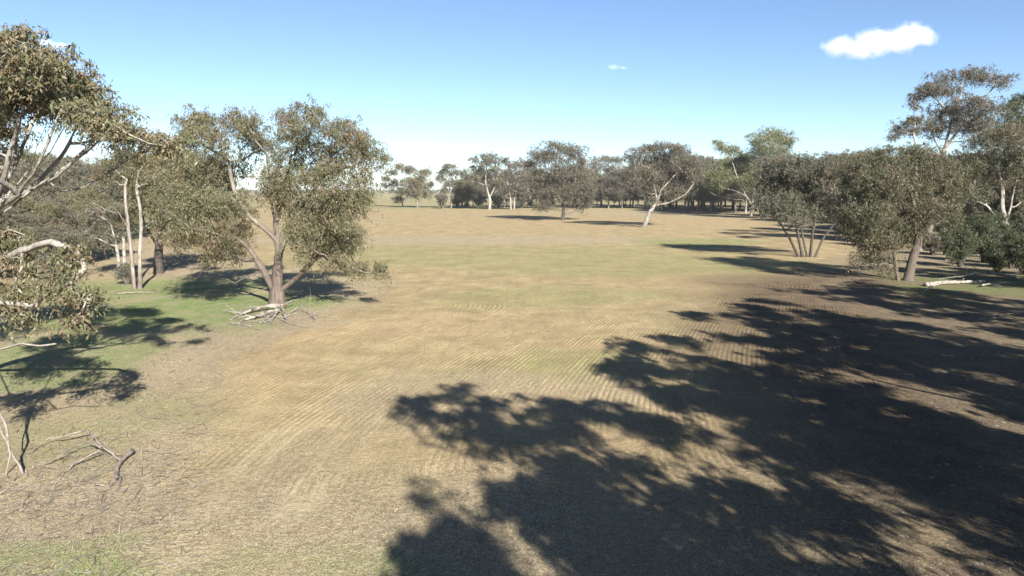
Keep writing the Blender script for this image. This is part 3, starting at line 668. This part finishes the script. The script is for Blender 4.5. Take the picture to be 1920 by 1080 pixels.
# --- shrubs
def world_bush(name, label, loc, wx, h, seed, pal='dark', group=None, L=0.2, layers=2.0):
    r = np.random.default_rng(seed); cl = []
    for k in range(9):
        a = r.random()*2*pi; q = r.random()**0.6
        cl.append((cos(a)*q*wx*0.6, sin(a)*q*wx*0.6, h*(0.35+0.45*r.random()), wx*0.38, wx*0.38, h*0.24))
    st = [([(0.1*cos(k*2.1), 0.1*sin(k*2.1), 0), (0.25*wx*cos(k*2.1), 0.25*wx*sin(k*2.1), h*0.35), (0.4*wx*cos(k*2.1), 0.4*wx*sin(k*2.1), h*0.65)], 0.05*h/2+0.02, False) for k in range(3)]
    return build_tree(name, label, 'shrub', loc, st, cl, bark='dark', pal=pal, L=L, layers=layers, seed=seed, limbs=False, group=group, smooth_h=9, world=True, spread=0.25, per_tuft=26, cname='foliage')
p = ground_at(238, 533); world_bush('shrub', 'small grey-green bush at the foot of the white twin stems', (p[0], p[1]), 1.2, 2.4, 61, 'grey')
p = ground_at(830, 391); world_bush('shrub', 'rounded brown bush standing alone at the left end of the far row', (p[0], p[1]), 3.8, 8.0, 62, 'russet', L=0.6)
sh0 = world_bush('shrub', 'dark bushy understorey shrub right of the leaning gum', (0, 0), 2.6, 5.2, 63, 'dark', 'dark shrubs under the right-hand trees', L=0.26)
sp = [((1800, 500), 1.0, 'dark shrub nearest the leaning gum, under the right-hand trees'), ((1845, 492), 1.15, 'dark shrub below the white forked trunk'), ((1772, 478), .8, 'small dark shrub set back behind the leaning gum'), ((1895, 503), .95, 'dark shrub at the right edge, nearest the pale logs'),
      ((1915, 480), 1.1, 'dark shrub cut by the right edge behind the white forked trunk'), ((1825, 470), 1.2, 'tall dark shrub set back between leaning gum and forked trunk'), ((1862, 478), 1.3, 'largest dark shrub left of the white forked trunk'), ((1870, 512), .75, 'low dark shrub just behind the long bleached branch'), ((1918, 515), .9, 'dark shrub at the right edge beside the bleached branch'), ((1800, 462), 1.3, 'dark shrub farthest back behind the leaning gum'), ((1640, 462), 1.0, 'dark shrub under the left side of the leaning gum'), ((1590, 440), 1.2, 'dark shrub between the many-stemmed and leaning gums')]
for i, (q, s, lb) in enumerate(sp):
    p = ground_at(*q)
    if i == 0: sh0.location = (p[0], p[1], 0); sh0['label'] = lb
    else: copy_thing(sh0, (p[0], p[1], 0), i*1.9, s, lb, 'dark shrubs under the right-hand trees')

p = ground_at(1748, 478); world_bush('shrub', 'reddish-brown bush behind the trunk of the leaning gum', (p[0], p[1]), 2.0, 3.6, 64, 'russet', L=0.3)
p = ground_at(1775, 468); world_bush('shrub', 'low olive bush between leaning gum and dark shrubs', (p[0], p[1]), 2.2, 3.4, 65, 'olive', L=0.3)
# --- generic gums for woods behind and for the shade trees off to the right
def proto_gum(seed, h, bark, pal, L, spread, per, limbs=False, layers=2.0, wide=0.34, name='gum_tree', lean=0.0, ncl=20, trunk=None, fat=0.14):
    r = np.random.default_rng(seed); cl = []
    for k in range(ncl):
        zf = 0.30+0.66*(k+0.5)/ncl; prof = math.sin(pi*min(1, max(0.12, (zf-0.25)/0.82)))**0.6
        a = k*2.4+r.normal()*0.4; q = wide*h*prof*(0.35+0.55*r.random())
        cl.append((q*cos(a)+lean*zf*h, q*sin(a), zf*h, h*fat*(0.8+0.5*r.random()), h*fat*(0.8+0.5*r.random()), h*fat*0.66*(0.8+0.5*r.random())))
    b = [(0, 0, 0), (0.01*h+lean*.1*h, 0, h*0.2), (0.03*h*r.normal()+lean*.4*h, 0.03*h*r.normal(), h*0.45), (0.04*h*r.normal()+lean*.7*h, 0.04*h*r.normal(), h*0.72), (lean*.9*h, 0, h*0.9)]
    st = [(b, trunk or 0.022*h, False)]
    f0 = b[2]
    for s in range(2):
        a = r.random()*6.28; st.append(([f0, (f0[0]+cos(a)*h*.1, f0[1]+sin(a)*h*.1, h*.58), (f0[0]+cos(a)*h*.2, f0[1]+sin(a)*h*.2, h*.75)], 0.01*h, True))
    return build_tree(name, 'gum tree in the wood behind', 'tree', (0, 0), st, cl, bark=bark, pal=pal, L=L, layers=layers, seed=seed, limbs=limbs, smooth_h=0.1*h, world=True, spread=spread, per_tuft=per)

protos = [proto_gum(71, 18, 'white', 'russet', 0.5, 0.55, 22), proto_gum(72, 18, 'pale', 'grey', 0.5, 0.55, 22, wide=0.3), proto_gum(73, 18, 'dark', 'olive', 0.5, 0.55, 22, wide=0.38),
          proto_gum(74, 18, 'white', 'olive', 0.5, 0.55, 22, wide=0.28), proto_gum(75, 18, 'rough', 'russet', 0.5, 0.55, 22, wide=0.33), proto_gum(76, 18, 'white', 'grey', 0.5, 0.55, 22, wide=0.26)]
LM_R = [(1206, 'tilted paddock trunk'), (1408, 'white-limbed gum'), (1510, 'many-stemmed gum'), (1620, 'leaning two-stemmed gum'), (1742, 'tallest gum'), (1887, 'white forked trunk')]
LM_F = [(846, 'first far-row gum'), (918, 'creamy forked gum'), (961, 'twin white trunks'), (1055, 'lone dark-trunked gum'), (1128, 'pale straight trunk'), (1206, 'pale leaning paddock gum')]
LM_L = [(40, 'near gum limbs at left'), (180, 'broken pale stems'), (257, 'white twin stems'), (298, 'dark rough-barked gum')]
def where_of(px, D, lms, near, far):
    q = min(lms, key=lambda a: abs(a[0]-px)); d = px-q[0]
    side = 'behind' if abs(d) < 18 else ('left of' if d < 0 else 'right of')
    return '%s the %s, %s rank of trees' % (side, q[1], 'front' if D < near else 'middle' if D < far else 'back')
used_p = set(); KINDS = ['white-stemmed brownish gum', 'pale-stemmed grey-green gum', 'dark-stemmed olive gum', 'white-stemmed olive gum', 'rough-barked brownish gum', 'slim white-stemmed grey gum']
def place_proto(k, x, y, h, where, group):
    s = h/18.0; lb = KINDS[k]+' '+where; z = -0.02
    if k not in used_p:
        used_p.add(k); q = protos[k]; q.location = (x, y, z); q.scale = (s, s, s); q.rotation_euler = (0, 0, rr.random()*6.28); q['label'] = lb; q['group'] = group
    else: copy_thing(protos[k], (x, y, z), rr.random()*6.28, s, lb, group)
rr = random.Random(5)
def top_to_h(D, ytop): return CAM_H+(354-ytop)/FPX*D
# wood behind the left foreground
for i, (px, D, yt) in enumerate([(-60, 88, 300), (15, 96, 318), (70, 106, 306), (125, 118, 300), (175, 128, 304), (215, 150, 300), (40, 140, 285), (110, 160, 290), (255, 175, 298), (-20, 120, 280), (310, 190, 300), (160, 100, 350), (60, 84, 370), (355, 215, 305), (-20, 76, 372), (30, 78, 392), (100, 88, 372), (150, 94, 385), (195, 100, 368), (90, 74, 420), (0, 92, 345), (135, 108, 340), (190, 125, 335), (240, 140, 330), (285, 170, 318), (330, 240, 318)]):
    place_proto((i*5+2) % 6, (px-960)/FPX*D, D, top_to_h(D, yt), where_of(px, D, LM_L, 95, 140), 'gums in the left wood')
# far row fillers
for i, (px, D, yt) in enumerate([(895, 400, 330), (935, 420, 335), (990, 400, 318), (1010, 430, 325), (1085, 420, 322), (1105, 400, 330), (1160, 430, 322), (1180, 400, 330), (1140, 450, 326), (880, 440, 350), (1030, 450, 330), (970, 460, 330), (905, 380, 352), (930, 390, 350), (950, 410, 348), (990, 385, 345), (1020, 400, 345), (1100, 385, 345), (1118, 410, 345), (1150, 395, 348), (1172, 410, 345), (1195, 420, 340), (1075, 400, 350), (872, 400, 350), (1215, 380, 345), (1240, 400, 340), (1265, 390, 335), (1290, 410, 330), (1230, 430, 330), (868, 372, 338), (888, 378, 326), (905, 400, 318), (945, 385, 320), (975, 390, 322), (1005, 370, 318), (1022, 365, 330), (1090, 372, 316), (1108, 380, 322), (1140, 372, 330), (1165, 368, 318), (1185, 375, 322), (1312, 350, 318), (1330, 330, 322)]):
    place_proto((i*5+1) % 6, (px-960)/FPX*D, D, top_to_h(D, yt), where_of(px, D, LM_F, 395, 425), 'gums filling the far row')
for i, (px, D) in enumerate([(858, 385), (876, 372), (896, 380), (934, 376), (978, 372), (996, 380), (1016, 388), (1034, 378), (1104, 372), (1166, 384), (1254, 372)]):
    copy_thing(sh0, ((px-960)/FPX*D, D, 0), i*1.7, 0.5+0.9*rr.random(), 'dark low shrub '+where_of(px, D, LM_F, 375, 384).replace('rank of trees', 'line of far shrubs'), 'dark shrubs under the far row')
# wood to the right
k = 0
for (D, yt0, px0, px1, st) in ((300, 302, 1300, 1560, 34), (345, 296, 1215, 1650, 38), (250, 292, 1450, 1760, 40), (400, 300, 1180, 1600, 36), (190, 290, 1570, 1940, 46), (150, 290, 1790, 2010, 50), (140, 330, 1640, 1800, 60), (165, 302, 1590, 1900, 36), (220, 298, 1540, 1800, 34), (320, 306, 1285, 1480, 24), (370, 310, 1250, 1450, 24), (125, 340, 1800, 1960, 44)):
    px = px0
    while px < px1:
        d = D*(0.95+0.12*rr.random()); q = px+rr.uniform(-10, 10)
        place_proto((k*5+k//6) % 6, (q-960)/FPX*d, d, top_to_h(d, yt0+rr.uniform(-8, 18)), where_of(q, d, LM_R, 180, 300), 'gums in the right wood'); k += 1
        px += st
# --- trees right of and behind the camera, whose shadows cross the foreground
shade = [proto_gum(81, 19, 'pale', 'olive', 0.46, 0.36, 40, limbs=True, layers=3.0, wide=0.38, ncl=32, fat=0.08), proto_gum(82, 19, 'white', 'olive', 0.46, 0.36, 40, limbs=True, layers=2.6, wide=0.38, ncl=28, fat=0.08)]
SH = [(0, 12.9, 1.0, 19.5, 'gum tree just behind the viewpoint on the right, shading the foreground'), (1, 29, 16, 18.5, 'gum tree right of the viewpoint shading the ploughed rows'), (0, 36, 26, 20, 'gum tree off the right edge shading the middle of the paddock edge'),
      (1, 45, 37, 20, 'gum tree off the right edge nearest the pale logs'), (1, 12.8, -9.5, 19.5, 'gum tree behind the viewpoint shading the bottom of the view'), (0, 28, -3, 20, 'gum tree behind the viewpoint shading the lower right corner'), (1, 40, 10, 18, 'gum tree far off to the right shading the right margin'), (0, 56, 33, 19, 'gum tree off the right edge beyond the one nearest the logs'), (1, 68, 48, 20, 'gum tree off the right edge level with the many-stemmed gum'), (0, 80, 63, 20, 'gum tree off the right edge beside the dark shrubs'), (1, 90, 82, 21, 'outermost gum tree off the right edge'), (0, 20.5, 14, 18.5, 'gum tree right of the viewpoint between two taller ones'), (1, 38, 0, 19, 'gum tree behind the viewpoint far to the right'), (0, 52, 18, 19, 'gum tree off the right edge in the second line'), (1, 47, 46, 17, 'smaller gum tree off the right edge near the leaning gum'), (1, 84, 70, 21, 'tall gum tree off the right edge behind the dark shrubs'), (0, 102, 96, 22, 'tallest gum tree off the right edge'), (1, 25, 5, 19, 'gum tree behind the viewpoint in the second line'), (0, 31, 26, 19, 'gum tree off the right edge in the first line'), (0, 60, 62, 17, 'smaller gum tree off the right edge near the dark shrubs')]
seen = set()
for i, (k, x, y, h, lb) in enumerate(SH):
    if k not in seen:
        seen.add(k); q = shade[k]; q.location = (x, y, 0); q.scale = [h/19]*3; q.rotation_euler = (0, 0, i*1.3); q['label'] = lb; q['group'] = 'shade gums beside the viewpoint'
    else: copy_thing(shade[k], (x, y, 0), i*1.3, h/19, lb, 'shade gums beside the viewpoint')

# ------------------------------------------------------------------ fallen timber
def timber(name, label, paths, origin, tint=((0.24, 0.20, 0.165), (0.36, 0.32, 0.275)), seed=1, twigs=0):
    """paths: (list of (x,y,z) in metres from origin, r0, r1); one thing, each stick a part"""
    r = np.random.default_rng(seed); root = thing(name, label, 'dead wood', origin)
    for pts, r0, r1 in paths:
        W = np.array(pts, float); seg = np.linalg.norm(np.diff(W, axis=0), axis=1); cum = np.concatenate([[0], np.cumsum(seg)])
        m = max(5, int(cum[-1]/0.22)); t = np.linspace(0, cum[-1], m)
        Q = np.stack([np.interp(t, cum, W[:, k]) for k in range(3)], 1)
        for _ in range(1): Q[1:-1] = 0.25*Q[:-2]+0.5*Q[1:-1]+0.25*Q[2:]
        Q[1:-1] += r.normal(size=(m-2, 3))*0.02
        R = np.linspace(r0, r1, m)*(0.88+0.24*r.random(m)); R[0] *= 0.9; R[-1] *= 0.6
        e0 = Q[0]-(Q[1]-Q[0])*0.05; e1 = Q[-1]+(Q[-1]-Q[-2])*0.15
        Q = np.concatenate([[e0], Q, [e1]]); R = np.concatenate([[0.004], R, [0.003]]); m += 2
        c = np.array(tint[0])+(np.array(tint[1])-np.array(tint[0]))*r.random((m, 1)); c = np.concatenate([c, np.ones((m, 1))], 1)
        chs = [list(range(m))]; PP = [Q]; RR = [R]; CC = [c]; n0 = m
        for _ in range(twigs):
            j = int(r.integers(m//3, m)); a = r.normal(size=3); a[2] = abs(a[2])*0.4; a /= np.linalg.norm(a); ln = (0.25+0.6*r.random())*cum[-1]*0.35
            k = 5; tw = Q[j]+np.outer(np.linspace(0, 1, k), a*ln)+r.normal(size=(k, 3))*0.03*ln; tw[:, 2] = np.maximum(tw[:, 2], 0.02)
            PP.append(tw); RR.append(np.linspace(R[j]*0.55, 0.006, k)); CC.append(np.repeat(c[j:j+1], k, 0)); chs.append(list(range(n0, n0+k))); n0 += k
        V, F, C = tube_mesh(chs, np.concatenate(PP), np.concatenate(RR), np.concatenate(CC))
        # caps close the stick ends
        mesh_from('branch', V, F, BARK, root, dict(tint=C), smooth=True)
    return root
def gp(o, *pts):           # ground points in pixels -> metres from origin, with a height
    out = []
    for (px, py, z) in pts:
        q = ground_at(px, py); out.append((q[0]-o[0], q[1]-o[1], z))
    return out
o = ground_at(220, 862); o[2] = 0.0
timber('fallen_branch', 'forked dry branch lying on bare ground in the left foreground', [
    (gp(o, (250, 856, .22), (235, 866, .2), (222, 880, .14), (218, 900, .1)), 0.09, 0.06),
    (gp(o, (226, 872, .2), (195, 862, .5), (180, 850, .6), (165, 832, .55), (120, 838, .4), (85, 840, .35), (52, 856, .1)), 0.055, 0.02),
    (gp(o, (190, 862, .5), (165, 850, .5), (140, 856, .4), (110, 872, .3), (72, 880, .12)), 0.045, 0.02),
    (gp(o, (190, 866, .45), (160, 872, .3), (130, 884, .15), (118, 896, .06)), 0.04, 0.015),
    (gp(o, (222, 896, .1), (210, 915, .08), (190, 926, .06), (150, 928, .05)), 0.06, 0.02),
    (gp(o, (222, 898, .1), (226, 912, .06), (216, 930, .04)), 0.05, 0.02),
    (gp(o, (205, 918, .08), (180, 916, .2), (150, 908, .12)), 0.03, 0.012),
    (gp(o, (200, 924, .06), (170, 938, .04), (120, 945, .04)), 0.025, 0.01)], o, seed=31, twigs=3)
for i, (a, b, c, lb) in enumerate([((195, 930), (187, 955), (165, 985), 'thin bent stick below the forked dry branch'), ((265, 918), (245, 948), (232, 955), 'thin straight stick right of the forked dry branch'), ((80, 1005), (60, 1018), (28, 1028), 'long thin stick on the grassy lower left corner'),
                                   ((300, 1003), (290, 1012), (280, 1020), 'short dark stick near the wheel ruts')]):
    o = ground_at(*b)
    timber('stick', lb, [(gp(o, (*a, .05), (*b, .05), (*c, .03)), 0.025, 0.012)], (o[0], o[1], 0), ((0.16, 0.125, 0.1), (0.28, 0.23, 0.19)), 40+i, 1)
o = ground_at(806, 1040); timber('stick', 'upright forked twig standing beside the foreground shadow', [(gp(o, (794, 1045, 0), (794, 1042, .15), (796, 1040, .3)), 0.015, 0.01), ([(0, 0, .2), (.1, 0, .4), (.18, 0.05, .55)], 0.012, 0.006), ([(-.15, 0, .2), (-.2, 0, .35), (-.3, .05, .45)], 0.012, 0.006)], (o[0], o[1], 0), ((0.16, 0.10, 0.08), (0.2, 0.13, 0.1)), 47, 0)
o = ground_at(520, 580)
timber('brush_pile', 'heap of bleached fallen limbs at the foot of the big gum', [
    (gp(o, (528, 582, 0.39), (505, 582, 0.41), (470, 588, 0.28), (445, 594, 0.08), (432, 602, 0.06)), 0.17, 0.05),
    (gp(o, (525, 588, 0.33), (500, 592, 0.28), (480, 598, 0.17), (455, 602, 0.08), (446, 610, 0.03)), 0.15, 0.06),
    (gp(o, (528, 582, 0.44), (540, 579, 0.50), (552, 574, 0.55)), 0.08, 0.03),
    (gp(o, (522, 586, 0.33), (505, 598, 0.19), (488, 607, 0.06)), 0.09, 0.04), (gp(o, (524, 588, 0.39), (512, 602, 0.22), (505, 610, 0.04)), 0.09, 0.04),
    (gp(o, (528, 584, 0.44), (534, 596, 0.28), (540, 606, 0.06)), 0.1, 0.04), (gp(o, (518, 584, 0.39), (485, 584, 0.39), (455, 582, 0.28)), 0.07, 0.02),
    (gp(o, (545, 588, 0.11), (562, 582, 0.39), (580, 590, 0.28), (592, 602, 0.06)), 0.05, 0.03), (gp(o, (470, 597, 0.17), (450, 590, 0.17), (412, 584, 0.06)), 0.05, 0.02),
    (gp(o, (510, 592, 0.17), (540, 608, 0.08), (570, 614, 0.03)), 0.05, 0.02), (gp(o, (430, 608, 0.11), (470, 614, 0.08), (490, 620, 0.03)), 0.04, 0.02)], o, ((0.28, 0.25, 0.215), (0.42, 0.385, 0.34)), 33, 8)
o = ground_at(1780, 536)
timber('fallen_log', 'thick pale log lying beside the leaning gum', [(gp(o, (1735, 538, .2), (1765, 534, .26), (1800, 533, .24), (1845, 531, .2)), 0.24, 0.12), (gp(o, (1770, 536, .4), (1740, 545, .3), (1728, 552, .1)), 0.09, 0.03), (gp(o, (1840, 540, .3), (1862, 536, .25), (1880, 542, .1)), 0.09, 0.04)], o, ((0.28, 0.25, 0.215), (0.42, 0.385, 0.34)), 34, 1)
o = ground_at(1850, 523)
timber('fallen_branch', 'long bleached branch lying behind the thick pale log', [(gp(o, (1905, 523, .2), (1870, 520, .35), (1845, 518, .5), (1815, 520, .3)), 0.2, 0.07), (gp(o, (1840, 519, .5), (1820, 512, .9), (1790, 508, 1.5)), 0.06, 0.02), (gp(o, (1830, 520, .4), (1800, 527, .5), (1760, 528, .3)), 0.07, 0.02), (gp(o, (1815, 522, .4), (1808, 514, 1.0), (1800, 510, 1.7)), 0.05, 0.02)], o, ((0.28, 0.25, 0.215), (0.42, 0.385, 0.34)), 35, 3)
for i, (px, py, ln, a, lb) in enumerate([(1785, 590, 2.2, .3, 'reddish broken stick in the shade below the thick log'), (1900, 592, 3, .1, 'pale stick near the right edge below the logs'), (1860, 600, 2.4, .2, 'grey stick lying in shade left of the pale right-edge stick'), (1540, 487, 2.0, .4, 'white stick at the foot of the many-stemmed gum'),
                                  (1780, 489, 2.2, .5, 'pale bent stick behind the leaning gum'), (255, 551, 3.5, .1, 'pale fallen limb under the white twin-stemmed gum')]):
    o = ground_at(px, py); dx, dy = cos(a)*ln/2, sin(a)*ln/2
    timber('stick', lb, [([(-dx, -dy, .06), (0, .1, .14), (dx, dy, .08)], 0.055, 0.03)], (o[0], o[1], 0), ((0.28, 0.25, 0.215), (0.42, 0.385, 0.34)), 50+i, 2)
o = ground_at(1320, 388)
timber('fallen_log', 'bleached fallen timber near the wood, left of the sprawling white-limbed gum', [([(-6, 2, .5), (-1, 1, 1.2), (4, 0, .6), (9, -1, .3)], 0.35, 0.15), ([(-1, 1, 1.2), (-3, 0, 2.6), (-6, 0, 3.4)], 0.2, 0.08), ([(3, 0, .8), (6, 3, 1.8), (9, 4, 2.2)], 0.18, 0.06)], o, ((0.28, 0.25, 0.215), (0.42, 0.385, 0.34)), 36, 3)

# ------------------------------------------------------------------ litter, straw and grass (uncountable)
def scatter(name, label, cat, n, sampler, length, width, upright, palette, seed, curve=0.0):
    r = np.random.default_rng(seed); x, y = sampler(r, n); n = len(x)
    a = r.random(n)*2*pi; tilt = np.clip(r.normal(upright, 0.18 if upright > 0.3 else 0.07, n), 0.02, 1.45)
    ll = length*(0.4+1.2*r.random(n)); ww = width*(0.6+0.8*r.random(n))
    d = np.stack([np.cos(a)*np.cos(tilt), np.sin(a)*np.cos(tilt), np.sin(tilt)], 1)
    s = np.stack([-np.sin(a), np.cos(a), 0*a], 1)
    z = ground_z(x, y)+0.015+0.03*r.random(n)*(upright < 0.5)
    c = np.stack([x, y, z], 1)
    V = np.stack([c-s*ww[:, None]/2, c+s*ww[:, None]/2, c+d*ll[:, None]+s*ww[:, None]*0.15, c+d*ll[:, None]-s*ww[:, None]*0.15], 1).reshape(-1, 3)
    pal = np.array(palette); col = pal[r.integers(0, len(pal), n)]*(0.75+0.5*r.random(n))[:, None]
    C = np.concatenate([np.repeat(col, 4, 0), np.ones((4*n, 1))], 1); TRI[0] += 2*n
    o = mesh_from(name, V, np.arange(4*n).reshape(n, 4), STRAW, attrs=dict(tint=C))
    return tag(o, label, cat, kind='stuff')

def near_samples(r, n, y0, y1, power=1.6):
    y = y0+(y1-y0)*r.random(n)**power; x = (r.random(n)*2-1)*(0.80*y+2); return x, y
def straw_s(r, n):
    x, y = near_samples(r, n, 14, 62)
    m, ins = soil_masks(x, y); k = r.random(n) < np.clip(0.10+0.9*m['litter']*(0.3+1.2*fbm(x, y, 2.5, 60)), 0, 1); return x[k], y[k]
def grass_s(r, n):
    x, y = near_samples(r, n, 13, 78, 1.1); x = np.where(x > 0.35*y, -x, x)
    m, ins = soil_masks(x, y); k = r.random(n) < m['green']**1.5*(1-ins)*sstep(0.35, 0.6, fbm(x, y, 1.6, 62)); return x[k], y[k]
def crop_s(r, n):
    y = 20+55*r.random(n)**1.2; kx = np.round((r.random(n)*2-1)*40/SP)*SP; x = kx+row_shift(y)+r.normal(size=n)*0.035
    m, ins = soil_masks(x, y); k = (r.random(n) < ins*(0.12+1.1*m['green']+0.3*(fbm(x, y, 4, 64) > 0.55)))&(np.abs(x) < 0.8*y); return x[k], y[k]
scatter('straw_litter', 'straw, bark and leaf litter strewn over the bare foreground soil', 'litter', 170000, straw_s, 0.12, 0.013, 0.10, [(0.50, 0.43, 0.31), (0.40, 0.33, 0.235), (0.58, 0.53, 0.43), (0.20, 0.15, 0.11), (0.13, 0.10, 0.075), (0.33, 0.24, 0.16)], 91)
scatter('grass', 'short green grass around the big gum and in the lower left corner', 'grass', 110000, grass_s, 0.10, 0.018, 1.0, [(0.10, 0.17, 0.04), (0.14, 0.20, 0.06), (0.20, 0.22, 0.09)], 92)
scatter('seedlings', 'sparse green seedlings and stubble along the sown rows', 'crop', 90000, crop_s, 0.08, 0.02, 1.0, [(0.12, 0.16, 0.06), (0.15, 0.16, 0.08), (0.30, 0.26, 0.17), (0.22, 0.18, 0.12)], 93)

BASES = [ground_at(500, 590), ground_at(455, 600), ground_at(560, 600), ground_at(257, 545), ground_at(298, 520), ground_at(1696, 530), ground_at(1510, 488), ground_at(1790, 540), ground_at(1850, 525), ground_at(110, 900), ground_at(150, 880), ground_at(60, 930), ground_at(520, 570)]
def twig_s(r, n):
    b = np.array(BASES)[r.integers(0, len(BASES), n)]; x = b[:, 0]+r.normal(size=n)*2.4; y = b[:, 1]+r.normal(size=n)*2.0
    k = r.random(n) < 0.35; y2 = 15+38*r.random(n)**1.4; x2 = poly_x(FIELD_L, y2)-np.abs(r.normal(size=n))*5+0.5
    return np.where(k, x2, x), np.where(k, y2, y)
scatter('twig_litter', 'fallen twigs and bark strips strewn under the trees', 'twigs', 4200, twig_s, 0.42, 0.03, 0.05, [(0.30, 0.26, 0.22), (0.20, 0.16, 0.13), (0.42, 0.38, 0.32), (0.12, 0.09, 0.07)], 95)
def stub_s(r, n):
    y = 95+95*r.random(n); x = -75+140*r.random(n); d = blob(x, y, -8, 138, 52, 26, 0.6, 66, 14); k = r.random(n) < d*(0.2+0.8*(fbm(x, y, 6, 67) > 0.52)); return x[k], y[k]
scatter('stubble', 'pale stubble tufts dotted across the middle of the paddock', 'stubble', 9000, stub_s, 0.13, 0.10, 0.6, [(0.46, 0.40, 0.30), (0.40, 0.33, 0.23), (0.52, 0.47, 0.38)], 94)

# ------------------------------------------------------------------ far wood on the horizon
r = np.random.default_rng(99); n = 1500
D = r.uniform(1300, 1800, n); q = r.uniform(-0.9, 0.35, n); hh = 5+9*fbm(q*300, D*0, 7, 70)
T = np.stack([q*D, D, hh*(0.25+0.75*r.random(n))], 1)
V, F, C = leaves_mesh(T, np.full(n, 9), 4.5, PAL['grey'], r, 0.3, 2.2)
V[:, 2] = np.maximum(V[:, 2], -0.2)
tag(mesh_from('far_wood', V, F, LEAF, attrs=dict(tint=C)), 'low dark line of trees far off on the horizon', 'wood', kind='stuff')

# ------------------------------------------------------------------ clouds
def cloud(label, px, py, wpx, hpx, lobes, dens, D=1500.0, seed=0.0):
    c = plane_at(px, py, D); sx = wpx/2*D/FPX; sz = hpx/2*D/FPX
    m, n, out = new_mat('cloud_vapour')
    tc = nd(n, 'ShaderNodeTexCoord'); P = tc.outputs['Object']
    mp = nd(n, 'ShaderNodeMapping'); mp.inputs['Location'].default_value = (seed, seed*2, 0); n.links.new(P, mp.inputs[0])
    nz = nd(n, 'ShaderNodeTexNoise'); nz.inputs['Scale'].default_value = 0.032*60/sz; nz.inputs['Detail'].default_value = 5; nz.inputs['Roughness'].default_value = 0.6
    n.links.new(mp.outputs[0], nz.inputs['Vector'])
    f = None
    for (lx, lz, rx, rz) in lobes:
        v = nd(n, 'ShaderNodeVectorMath', operation='SUBTRACT'); n.links.new(P, v.inputs[0]); v.inputs[1].default_value = (lx*sx, 0, lz*sz)
        d = nd(n, 'ShaderNodeVectorMath', operation='DIVIDE'); n.links.new(v.outputs[0], d.inputs[0]); d.inputs[1].default_value = (rx*sx, rz*sz*1.4, rz*sz)
        l = nd(n, 'ShaderNodeVectorMath', operation='LENGTH'); n.links.new(d.outputs[0], l.inputs[0])
        g = math_(n, 'SUBTRACT', 1.0, l.outputs['Value'])
        f = g if f is None else math_(n, 'SMOOTH_MAX', f, g)
        if f is not g: f.node.inputs[2].default_value = 0.2
    f = math_(n, 'ADD', f, math_(n, 'MULTIPLY', math_(n, 'SUBTRACT', nz.outputs['Fac'], 0.5), 1.5))
    dn = mrange(n, f, 0.0, 0.95, 0.0, dens)
    pv = nd(n, 'ShaderNodeVolumePrincipled'); pv.inputs['Color'].default_value = (0.93, 0.93, 0.94, 1); pv.inputs['Anisotropy'].default_value = 0.0
    n.links.new(dn, pv.inputs['Density']); n.links.new(pv.outputs[0], out.inputs['Volume'])
    import bmesh
    bm = bmesh.new(); bmesh.ops.create_icosphere(bm, subdivisions=3, radius=1.0)
    for v in bm.verts: v.co = (v.co.x*sx*1.35, v.co.y*sz*2.2, v.co.z*sz*1.6)
    me = bpy.data.meshes.new('cloud'); bm.to_mesh(me); bm.free(); me.materials.append(m)
    ob = bpy.data.objects.new('cloud', me); COL.objects.link(ob); ob.location = c.tolist()
    return tag(ob, label, 'cloud')
cloud('bright white cumulus cloud, largest in the sky at upper right', 1655, 77, 205, 66, [(-.74, -.3, .32, .6), (-.4, -.42, .42, .55), (-.12, -.05, .42, .75), (.2, -.12, .45, .6), (.45, .28, .38, .75), (.7, .22, .3, .5)], 0.045, seed=3.0)
cloud('thin small cloud above the near left gum', 100, 82, 80, 24, [(-.4, .2, .5, .6), (.3, -.2, .6, .5)], 0.06, seed=9.0)
cloud('faint wisp of cloud high over the middle of the paddock', 1155, 127, 52, 18, [(-.2, .1, .5, .6), (.5, 0, .4, .4)], 0.04, seed=14.0)
cloud('faint low cloud right of the big gum near the horizon', 690, 326, 110, 34, [(-.3, 0, .6, .7), (.4, .2, .5, .5)], 0.025, seed=21.0)

# ------------------------------------------------------------------ air
HAZE = 0.00011
m, n, out = new_mat('air_haze')
pv = nd(n, 'ShaderNodeVolumePrincipled'); pv.inputs['Color'].default_value = (0.84, 0.91, 1.0, 1); pv.inputs['Density'].default_value = HAZE; pv.inputs['Anisotropy'].default_value = 0.2
n.links.new(pv.outputs[0], out.inputs['Volume'])
x0, x1, y0, y1, z0, z1 = -6100, 6100, -410, 8100, -1.6, 42.0
V = np.array([(x, y, z) for z in (z0, z1) for y in (y0, y1) for x in (x0, x1)])
F = np.array([(0, 2, 3, 1), (4, 5, 7, 6), (0, 1, 5, 4), (2, 6, 7, 3), (0, 4, 6, 2), (1, 3, 7, 5)])
tag(mesh_from('haze', V, F, m), 'thin bluish haze filling the air over the paddock', 'haze', kind='stuff')
